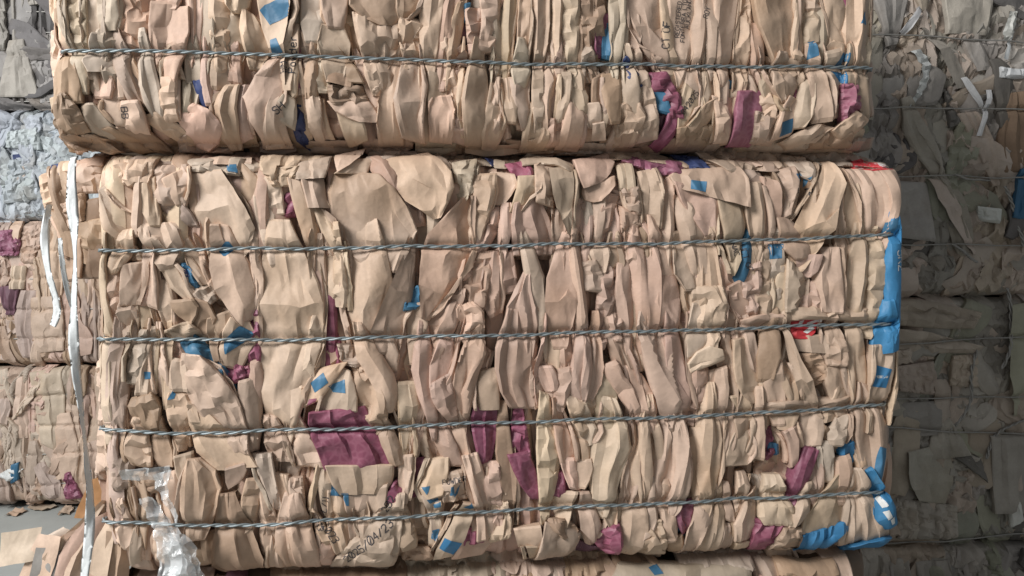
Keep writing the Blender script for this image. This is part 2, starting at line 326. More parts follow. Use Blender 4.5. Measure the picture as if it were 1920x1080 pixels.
class Bale:
    def __init__(s, name, label, cat, plane, box, thick=1.1, ropes=(), R=(0.055, 0.085), seed=1, group=None, cell=0.0044, dent=0.0015, mat='paper', tone=(1, 1, 1), setback=0.028):
        s.plane = plane; s.u0, s.u1, s.w0, s.w1 = box; s.R = R; s.thick = thick; s.cell = cell; s.dent = dent; s.mat = mat; s.tone = tone; s.setback = setback
        s.rng = np.random.default_rng(seed); s.uc = (s.u0+s.u1)/2
        s.root = bpy.data.objects.new(name, None); COL.objects.link(s.root); s.root.empty_display_size = 0.1
        s.root.location = plane.world(s.uc, s.w0, thick/2); s.root.rotation_euler = (0, 0, plane.a)
        tag(s.root, label, cat, group); s.ropes = [plane.arr(r) for r in ropes]; s.ropepx = ropes; s.pieces = []; s.queue = []; s.bvh = None
    def near_rope(s, u, w, sig):
        k = np.zeros_like(u)
        for r in s.ropes: k = np.maximum(k, np.exp(-((w-np.interp(u, r[:, 0], r[:, 1]))/sig)**2)*(u > r[0, 0]-.03)*(u < r[-1, 0]+.03))
        return k
    def base(s, u, w):
        """depth of the pressed face behind the front plane: rounded edges, pinched where the ties bite"""
        d = np.zeros_like(u)
        for e, R in ((u-s.u0, s.R[0]), (s.u1-u, s.R[0]), (w-s.w0, s.R[1]), (s.w1-w, s.R[1])):
            q = np.clip(1-e/R, 0, 1.0); d = d+R*(1-np.sqrt(np.maximum(1-q*q, 0)))+np.maximum(-e, 0)*0.35
        return d+s.dent*s.near_rope(u, w, 0.022)
    def loc(s, u, w, d): return np.stack([u-s.uc, d-s.thick/2, w-s.w0], -1)
    STY = {'s': (.16, .026, .05), 'f': (.05, .032, .015), 'c': (.24, .19, .05), 'p': (.45, .03, .05), 'b': (.12, .09, .08)}
    def piece(s, Lp, Rp, layer=0.0, style='s', col='k', free='', name='paper_bag', px=True, tint=None, mat=None, amp=1.0, grow=0.0085):
        Lp = np.asarray(s.plane.arr(Lp) if px else Lp, float); Rp = np.asarray(s.plane.arr(Rp) if px else Rp, float)
        ln = max(np.hypot(*np.diff(Lp, axis=0).T).sum(), np.hypot(*np.diff(Rp, axis=0).T).sum())
        if px and grow:                            # neighbours overlap: every bag runs on a little under the next
            ac = np.mean(resample(Rp, 9)-resample(Lp, 9), 0); ac /= np.hypot(*ac)+1e-9; al = np.mean([Lp[-1]-Lp[0], Rp[-1]-Rp[0]], 0); al /= np.hypot(*al)+1e-9
            Lp = Lp-ac*grow*(0 if 'l' in free else 1); Rp = Rp+ac*grow*(0 if 'r' in free else 1)
            tp = {0: False, -1: False}; ext = 0
            for P in (Lp, Rp):
                for k_, sg_, key in ((0, -1, 't'), (-1, 1, 'b')):
                    if key in free: continue
                    nr = max([float(s.near_rope(P[k_][:1], P[k_][1:], .016)[0])] if s.ropes else [0])
                    if nr > .3 and P is Lp: ext = s.rng.uniform(.02, .07); tp[k_] = True          # folds run on under the ties and taper off
                    P[k_] += sg_*al*(grow*.8+(ext if tp[k_] else 0))
            for k_ in (0, -1):
                if tp[k_]: c_ = (Lp[k_]+Rp[k_])/2+s.rng.uniform(-.2, .2)*(Rp[k_]-Lp[k_]); Lp[k_] += (c_-Lp[k_])*.6; Rp[k_] += (c_-Rp[k_])*.6
            ln += 1.6*grow
        A = resample(Lp, 33); B = resample(Rp, 33); W = max(np.hypot(*(B-A).T).max(), .004)
        cc, ca = {'s': (.0165, .036), 'f': (.026, .042), 'p': (.011, .036)}.get(style, (.014, .014))
        q = lambda v, opts: min(opts, key=lambda o: abs(math.log(o/max(v, .01))))
        n = q(ln/ca+1, (4, 6, 9, 12, 15)); m = q(W/cc+1, (4, 5, 7, 9, 12, 16))
        ce = s.cell*(1.0 if px else 2.0)
        gm = math.sqrt((ln/(n-1))*(W/(m-1))); lev = 2 if gm/4 <= ce*1.3 else 3
        if gm/2 <= ce*.9: lev = 1
        s.queue.append(dict(A=resample(Lp, n), B=resample(Rp, n), W=W, ln=ln, n=n, m=m, lev=lev, layer=layer, style=style, col=col, free=free, name=name, tint=tint, mat=mat, amp=amp))
    def spindle(s, cu, cw, ln, wd, ang, layer, col, style, name='paper_bag'):
        rng = s.rng; k = 6; t = np.linspace(0, 1, k); prof = (np.sin(np.pi*(0.14+0.72*t))**0.5)*rng.uniform(.7, 1.2, k)
        sp = wob(t*3, rng, 0.12*wd, 1.7); z = (0.5-t)*ln; ca, sa = math.cos(ang), math.sin(ang)
        def tr(x): return np.stack([cu+x*ca+z*sa, np.clip(cw+z*ca-x*sa, s.w0-.015, s.w1+.015)], 1)
        s.piece(tr(sp-prof*wd/2), tr(sp+prof*wd/2), layer, style, col, '', name, px=False)
    def fill(s, region, count, lens=(.14, .34), wid=(.035, .075), layer=(-1.5, 1.8), cols='kkppygod', styles='sspcf', tilt=9, name='paper_fold'):
        """folded noses of bags packed on edge, seen between the larger ones"""
        rng = s.rng; u0, u1, w0, w1 = region
        nu = max(1, int(round(math.sqrt(count*(u1-u0)/(w1-w0)*2.4)))); nrow = max(1, int(math.ceil(count/nu))); k = 0
        for i in range(nu):
            for j in range(nrow):
                if k >= count: return
                k += 1
                cu = u0+(i+.5+rng.uniform(-.4, .4))*(u1-u0)/nu; cw = w0+(j+.5+rng.uniform(-.3, .3)+(.25 if i % 2 else -.25))*(w1-w0)/nrow
                s.spindle(cu, cw, rng.uniform(*lens), rng.uniform(*wid), math.radians(rng.normal(0, tilt)), rng.uniform(*layer), rng.choice(list(cols)), rng.choice(list(styles)), name)
    def build(s):
        rng = s.rng; groups = {}
        for i, q in enumerate(s.queue): groups.setdefault((q['n'], q['m'], q['lev']), []).append(i)
        out = [None]*len(s.queue)
        for (n, m, lev), ids in sorted(groups.items()):
            Q = [s.queue[i] for i in ids]; ss = np.linspace(0, 1, m)[None, None, :, None]
            A = np.stack([q['A'] for q in Q])[:, :, None]; B = np.stack([q['B'] for q in Q])[:, :, None]
            P = A*(1-ss)+B*ss
            sty = np.array([s.STY[q['style']] for q in Q]); W = np.array([q['W'] for q in Q]); am = np.array([q['amp'] for q in Q])
            comp = sty[:, :2]*rng.uniform(.7, 1.3, (len(Q), 2))*am[:, None]
            lim = np.minimum(0.012+0.22*W, 0.042)
            free = np.array([[c in q['free'] for c in 'lrtb'] for q in Q])
            rz = None
            if s.ropes: rz = lambda u, w: 0.014+0.05*(1-s.near_rope(u, w, 0.009))
            X, F = crumple(P, comp, np.minimum(sty[:, 2]*W, .022), lim, free, rng, lev, (55, 32, 16, 8)[:lev+1], rz, np.array([q['style'] in 'sp' or (q['style'] == 'f' and rng.random() < .5) for q in Q]))
            for k, i in enumerate(ids): out[i] = (X[k], F[k])
        for q, (X, F) in zip(s.queue, out): s._mesh(q, X, F)
        s.queue = []
    def _mesh(s, q, X, F):
        rng = s.rng; n, m = X.shape[:2]; u, w, z = X[..., 0], X[..., 1], X[..., 2]
        ss = np.linspace(0, 1, m)[None]; t = np.linspace(0, 1, n)[:, None]
        lean = rng.choice([-1, 1])*rng.uniform(.35, 1.0)*min(.013, .17*q['W'])          # one edge stands over its neighbour, the other dives under
        tilt = lean*(2*ss-1)+rng.uniform(-.006, .006)*(2*t-1)
        rl = 1-0.40*s.near_rope(u, w, 0.012)
        fr = q['free']; wd = q['W']; edge = np.zeros((n, m)); r = min(.005, .15*wd)
        for key, dist in (('l', ss*wd), ('r', (1-ss)*wd), ('t', t*q['ln']), ('b', (1-t)*q['ln'])):
            if key in fr: continue
            k = np.clip(1-dist/r, 0, 1); edge = edge+.004*(1-np.sqrt(np.maximum(0, 1-k*k)))
        d = s.base(u, w)+s.setback-(q['layer']*0.0072+tilt)*rl-z+edge
        V0 = s.loc(u, w, d).reshape(-1, 3); Vs = [V0]; Fs = [grid_faces(n, m)]
        off = rng.uniform(0, 5, 2); UV0 = F.reshape(-1, 2)+off; UV = [UV0]; idx = np.arange(n*m).reshape(n, m); cnt = n*m
        for key, line, dx, dz in (('l', idx[:, 0], .003, 0), ('r', idx[:, -1], -.003, 0), ('t', idx[0], 0, -.002), ('b', idx[-1], 0, .002)):
            if key in fr: continue
            E = V0[line].copy(); E[:, 1] += 0.03; E[:, 0] += dx; E[:, 2] += dz; k = len(line)
            Vs.append(E); UV.append(UV0[line]+.01)
            Fs.append(np.stack([line[:-1], line[1:], cnt+np.arange(1, k), cnt+np.arange(k-1)], -1)); cnt += k
        me = mesh_from(q['name'], np.concatenate(Vs), np.concatenate(Fs), np.concatenate(UV)); crease(me, V0.reshape(n, m, 3))
        c = np.array(PAL[q['col']])*np.array(s.tone)*rng.uniform(.80, 1.10)*np.array([1+rng.uniform(-.02, .02), 1, 1+rng.uniform(-.045, .045)])
        if q['tint'] is not None: c = c*np.array(q['tint'])
        o = obj(q['name'], me, M[q['mat'] or MATOF.get(q['col'], s.mat)], s.root, tuple(np.clip(c, 0, 1)))
        s.pieces.append(o)
    def make_bvh(s):
        V, F, own, off = [], [], [], 0
        for i, o in enumerate(s.pieces):
            me = o.data; co = np.empty(len(me.vertices)*3, np.float32); me.vertices.foreach_get('co', co)
            li = np.empty(len(me.loops), np.int32); me.loops.foreach_get('vertex_index', li)
            V.append(co.reshape(-1, 3)); f = li.reshape(-1, 4)+off; F.append(f); own.append(np.full(len(f), i)); off += len(me.vertices)
        s.bvh = BVHTree.FromPolygons(np.concatenate(V).tolist(), np.concatenate(F).tolist()); s.own = np.concatenate(own)
    def hit(s, u, w):
        h = s.bvh.ray_cast(Vector((u-s.uc, -s.thick/2-.3, w-s.w0)), Vector((0, 1, 0)), 0.6)
        return (h[0].y+s.thick/2, int(s.own[h[2]])) if h[0] is not None else (None, -1)
    def lay(s, name, UWs, faces, mat, color=None, lift=0.0009, jump=0.02, label=None):
        """flat print lying on whatever paper it falls on (follows the folds)"""
        D, own = [], []
        for u, w in UWs:
            d, o = s.hit(u, w); D.append(np.nan if d is None else d); own.append(o)
        D = np.array(D); own = np.array(own)
        if (own >= 0).sum() < 3: return None
        vals, cn = np.unique(own[own >= 0], return_counts=True); host = vals[cn.argmax()]
        fd = D[faces]; ok = np.isfinite(fd).all(1) & ((np.nanmax(fd, 1)-np.nanmin(fd, 1)) < jump)
        if not ok.any(): return None
        D = np.where(np.isfinite(D), D, 0); V = s.loc(UWs[:, 0], UWs[:, 1], D-lift)
        used = np.unique(faces[ok]); mp = -np.ones(len(V), int); mp[used] = np.arange(len(used))
        o = obj(name, mesh_from(name, V[used], mp[faces[ok]], UWs[used]), M[mat], s.pieces[host], color)
        if label: o['label'] = label
        return o
    def decal(s, Lp, Rp, col='b', name='printed_patch', lift=0.0009, mat=None):
        A = s.plane.arr(Lp); B = s.plane.arr(Rp); ln = max(np.hypot(*np.diff(A, axis=0).T).sum(), np.hypot(*np.diff(B, axis=0).T).sum()); W = np.hypot(*(resample(B, 9)-resample(A, 9)).T).max()
        n = int(np.clip(ln/.0022, 3, 60)); m = int(np.clip(W/.0022, 3, 60)); a = resample(A, n); b = resample(B, n); q = np.linspace(0, 1, m)[None, :, None]
        P = (a[:, None]*(1-q)+b[:, None]*q).reshape(-1, 2)
        c = np.array(PAL[col])*s.rng.uniform(.9, 1.1)
        return s.lay(name, P, grid_faces(n, m), mat or MATOF.get(col, 'print'), tuple(c), lift)
    def text(s, txt, px, ang, h, col='ink', wt=0.13, sp=1.28, lift=0.0011):
        """stroke lettering; ang in degrees anticlockwise in the photograph, h in photograph pixels"""
        ca, sa = math.cos(math.radians(ang)), math.sin(math.radians(ang)); UW, F = [], []; x = 0.0
        for ch in txt:
            for st in FONT.get(ch, ()):
                p = np.array(st, float); p[:, 0] += x
                pts = [p[0]]
                for a, b in zip(p[:-1], p[1:]):
                    k = max(1, int(np.hypot(*(b-a))/1.2)); pts += [a+(b-a)*(i+1)/k for i in range(k)]
                p = np.array(pts)/6.0*h; T = np.gradient(p, axis=0); T /= np.hypot(*T.T)[:, None]+1e-9; N = np.stack([-T[:, 1], T[:, 0]], 1)*h*wt/2
                o = len(UW)
                for a, b in zip(p+N, p-N):
                    for c in (a, b): UW.append(s.plane.uw(px[0]+c[0]*ca-c[1]*sa, px[1]-(c[0]*sa+c[1]*ca)))
                F += [[o+2*i, o+2*i+1, o+2*i+3, o+2*i+2] for i in range(len(p)-1)]
            x += (2.6 if ch in ' .,I1' else 4)*sp
        if F: return s.lay('lettering', np.array(UW), np.array(F), col, None, lift)
    def core(s, front=0.062, col=(.17, .12, .085), name='packed_core'):  # dark colour paints the shade seen in gaps between the pieces
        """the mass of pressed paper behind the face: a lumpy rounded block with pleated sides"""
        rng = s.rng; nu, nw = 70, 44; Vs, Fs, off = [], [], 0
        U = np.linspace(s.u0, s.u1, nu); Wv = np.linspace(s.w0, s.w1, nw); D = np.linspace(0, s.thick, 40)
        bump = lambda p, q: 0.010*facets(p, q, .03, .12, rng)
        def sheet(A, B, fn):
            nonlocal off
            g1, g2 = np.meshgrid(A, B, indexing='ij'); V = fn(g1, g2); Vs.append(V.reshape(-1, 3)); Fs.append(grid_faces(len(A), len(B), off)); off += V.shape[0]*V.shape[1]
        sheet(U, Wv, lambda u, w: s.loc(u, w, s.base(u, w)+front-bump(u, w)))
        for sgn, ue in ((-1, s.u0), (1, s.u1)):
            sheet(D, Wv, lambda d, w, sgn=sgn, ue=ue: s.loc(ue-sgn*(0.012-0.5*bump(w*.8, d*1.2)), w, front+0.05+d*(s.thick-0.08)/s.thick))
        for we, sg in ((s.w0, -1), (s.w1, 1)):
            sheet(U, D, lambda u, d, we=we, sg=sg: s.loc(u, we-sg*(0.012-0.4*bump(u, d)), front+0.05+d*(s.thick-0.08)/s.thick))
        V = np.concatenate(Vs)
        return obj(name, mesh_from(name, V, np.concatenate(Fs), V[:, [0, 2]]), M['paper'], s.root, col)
    def tie(s, pts, r=0.0044, mat='wire', name='tie_wire', turns=34, strands=2, wrap=True, plain=False):
        """a tie of twisted wires drawn tight over the face and round both corners"""
        P = s.plane.arr(pts); u = np.linspace(P[0, 0], P[-1, 0], int((P[-1, 0]-P[0, 0])/0.006)); w = np.interp(u, P[:, 0], P[:, 1])
        k = 8; w = np.convolve(np.pad(w, k, 'edge'), np.ones(2*k+1)/(2*k+1), 'valid')+wob(u, s.rng, 0.0013, 16)
        d0 = s.base(u, w)+s.setback
        d = d0.copy()
        if s.bvh:
            for dw in (-.006, 0, .006):
                for i in range(len(u)):
                    h, _ = s.hit(u[i], w[i]+dw)
                    if h is not None: d[i] = min(d[i], h)
        g = 7; dm = np.array([d[max(0, i-g):i+g+1].min() for i in range(len(d))])
        dm = np.convolve(np.pad(dm, g, 'edge'), np.ones(2*g+1)/(2*g+1), 'valid')-r*0.75
        pth = np.stack([u, w, dm], 1)
        if wrap:
            th = np.linspace(0, np.pi/2, 12); cu_ = np.r_[.03*np.sin(th), np.full(28, .03)]; dl = np.r_[.03*(1-np.cos(th)), np.linspace(.04, .5, 28)]
            for sd in (0, -1):
                e = pth[sd]; sg = -1 if sd == 0 else 1
                c = np.stack([e[0]+sg*cu_, np.full(40, e[1]), e[2]+dl], 1)[1:]
                pth = np.concatenate([c[::-1], pth]) if sd == 0 else np.concatenate([pth, c])
        XYZ = np.stack([pth[:, 0]-s.uc, pth[:, 2]-s.thick/2, pth[:, 1]-s.w0], 1)
        seg = np.r_[0, np.cumsum(np.linalg.norm(np.diff(XYZ, axis=0), axis=1))]; m = int(seg[-1]/(0.0045 if not plain else .012)); q = np.linspace(0, seg[-1], m)
        C = np.stack([np.interp(q, seg, XYZ[:, i]) for i in range(3)], 1)
        if plain:
            V, F = tube(C, r, 6); return obj(name, mesh_from(name, V, F), M[mat], s.root)
        T = np.gradient(C, axis=0); T /= np.linalg.norm(T, axis=1)[:, None]
        A = np.cross(T, (0, 0, 1.0)); A /= np.linalg.norm(A, axis=1)[:, None]+1e-9; Bv = np.cross(A, T); root = None
        lay = q*turns*2*np.pi*.5+wob(q, s.rng, 0.9, 5)
        for i in range(strands):
            ph = lay+i*2*np.pi/strands
            V, F = tube(C+(r*0.5)*(np.cos(ph)[:, None]*A+np.sin(ph)[:, None]*Bv), r*0.56, 7)
            o = obj(name if root is None else 'strand', mesh_from(name, V, F), M[mat], s.root if root is None else root)
            root = root or o
        return root

def parse(txt):
    out = []
    for ln in txt.strip().splitlines():
        ln = ln.strip()
        if not ln or ln.startswith('#'): continue
        hd, l, r = ln.split('|')[:3]; h = hd.split()
        pt = lambda q: [tuple(float(c) for c in p.split(',')) for p in q.split()]
        out.append((float(h[0]), h[1], h[2], h[3] if len(h) > 3 else '', pt(l), pt(r)))
    return out
FONT = {
 'A': [[(0,0),(2,6),(4,0)],[(.8,2.2),(3.2,2.2)]], 'B': [[(0,0),(0,6),(3,6),(3.6,4.6),(3,3.2),(0,3.2)],[(3,3.2),(4,1.6),(3,0),(0,0)]],
 'C': [[(4,5),(3,6),(1,6),(0,4.5),(0,1.5),(1,0),(3,0),(4,1)]], 'D': [[(0,0),(0,6),(2.6,6),(4,4.4),(4,1.6),(2.6,0),(0,0)]],
 'E': [[(4,6),(0,6),(0,0),(4,0)],[(0,3.1),(3,3.1)]], 'F': [[(4,6),(0,6),(0,0)],[(0,3.1),(3,3.1)]],
 'G': [[(4,5),(3,6),(1,6),(0,4.5),(0,1.5),(1,0),(3,0),(4,1.2),(4,2.8),(2.4,2.8)]], 'H': [[(0,0),(0,6)],[(4,0),(4,6)],[(0,3),(4,3)]],
 'I': [[(.8,0),(.8,6)]], 'K': [[(0,0),(0,6)],[(4,6),(0,2.6)],[(1.2,3.5),(4,0)]], 'L': [[(0,6),(0,0),(3.6,0)]],
 'N': [[(0,0),(0,6),(4,0),(4,6)]], 'O': [[(1,0),(0,1.5),(0,4.5),(1,6),(3,6),(4,4.5),(4,1.5),(3,0),(1,0)]],
 'P': [[(0,0),(0,6),(3,6),(4,4.8),(3,3),(0,3)]], 'R': [[(0,0),(0,6),(3,6),(4,4.8),(3,3.1),(0,3.1)],[(2,3.1),(4,0)]],
 'S': [[(4,5),(3,6),(1,6),(0,4.7),(1,3.3),(3,2.8),(4,1.4),(3,0),(1,0),(0,1)]], 'T': [[(0,6),(4,6)],[(2,6),(2,0)]],
 'U': [[(0,6),(0,1.5),(1,0),(3,0),(4,1.5),(4,6)]], 'W': [[(0,6),(1,0),(2,4),(3,0),(4,6)]], 'Y': [[(0,6),(2,3),(4,6)],[(2,3),(2,0)]],
 'Z': [[(0,6),(4,6),(0,0),(4,0)]], 'M': [[(0,0),(0,6),(2,2.5),(4,6),(4,0)]],
 '0': [[(1,0),(0,1.5),(0,4.5),(1,6),(3,6),(4,4.5),(4,1.5),(3,0),(1,0)],[(1,1),(3,5)]], '1': [[(0,4.6),(1,6),(1,0)]],
 '2': [[(0,4.8),(1,6),(3,6),(4,4.7),(3.4,3.2),(0,0),(4,0)]], '3': [[(0,5.2),(1,6),(3,6),(4,4.7),(2.8,3.3),(1.4,3.2)],[(2.8,3.3),(4,1.6),(3,0),(1,0),(0,.9)]],
 '4': [[(3,0),(3,6),(0,2),(4,2)]], '5': [[(4,6),(.4,6),(.2,3.4),(2.6,3.7),(4,2.4),(4,1.4),(3,0),(1,0),(0,1)]], '/': [[(0,0),(4,6)]],
 '.': [[(.5,0),(.5,.7)]], ',': [[(.8,.8),(.3,-.9)]],
 'o': [[(1,0),(.2,1.2),(.2,2.8),(1,4),(2.6,4),(3.4,2.8),(3.4,1.2),(2.6,0),(1,0)]], 'w': [[(0,4),(1,0),(2,3.4),(3,0),(4,4)]],
 'd': [[(3.4,6),(3.4,0)],[(3.4,3),(2.4,4),(1,4),(.2,2.8),(.2,1.2),(1,0),(2.4,0),(3.4,1)]], 'e': [[(.2,2.1),(3.4,2.1),(3.2,3.4),(2.4,4),(1,4),(.2,2.8),(.2,1.2),(1,0),(2.8,0),(3.4,.6)]],
 'r': [[(.4,4),(.4,0)],[(.4,2.6),(1.4,3.9),(2.8,4)]], 'i': [[(.8,0),(.8,4)],[(.8,5.2),(.8,5.8)]], 'h': [[(.2,6),(.2,0)],[(.2,3),(1.4,4),(2.8,4),(3.4,3),(3.4,0)]],
 'l': [[(.8,6),(.8,0)]], 'k': [[(.2,6),(.2,0)],[(3.2,4),(.2,1.6)],[(1.2,2.4),(3.4,0)]], 'p': [[(.2,4),(.2,-2)],[(.2,3),(1.2,4),(2.6,4),(3.4,2.8),(3.4,1.2),(2.6,0),(1.2,0),(.2,1)]],
 't': [[(1.4,5.4),(1.4,.8),(2.2,0),(3.2,.2)],[(.2,4),(3,4)]], 'u': [[(.2,4),(.2,1),(1,0),(2.4,0),(3.4,1)],[(3.4,4),(3.4,0)]], 'm': [[(0,0),(0,4)],[(0,3),(1,4),(2,3),(2,0)],[(2,3),(3,4),(4,3),(4,0)]],
 'y': [[(.2,4),(1.8,.4)],[(3.4,4),(1,-2)]], 'a': [[(3.4,4),(3.4,0)],[(3.4,3),(2.4,4),(1,4),(.2,2.8),(.2,1.2),(1,0),(2.4,0),(3.4,1)]],
 '|': [[(0,0),(0,6)]],
}
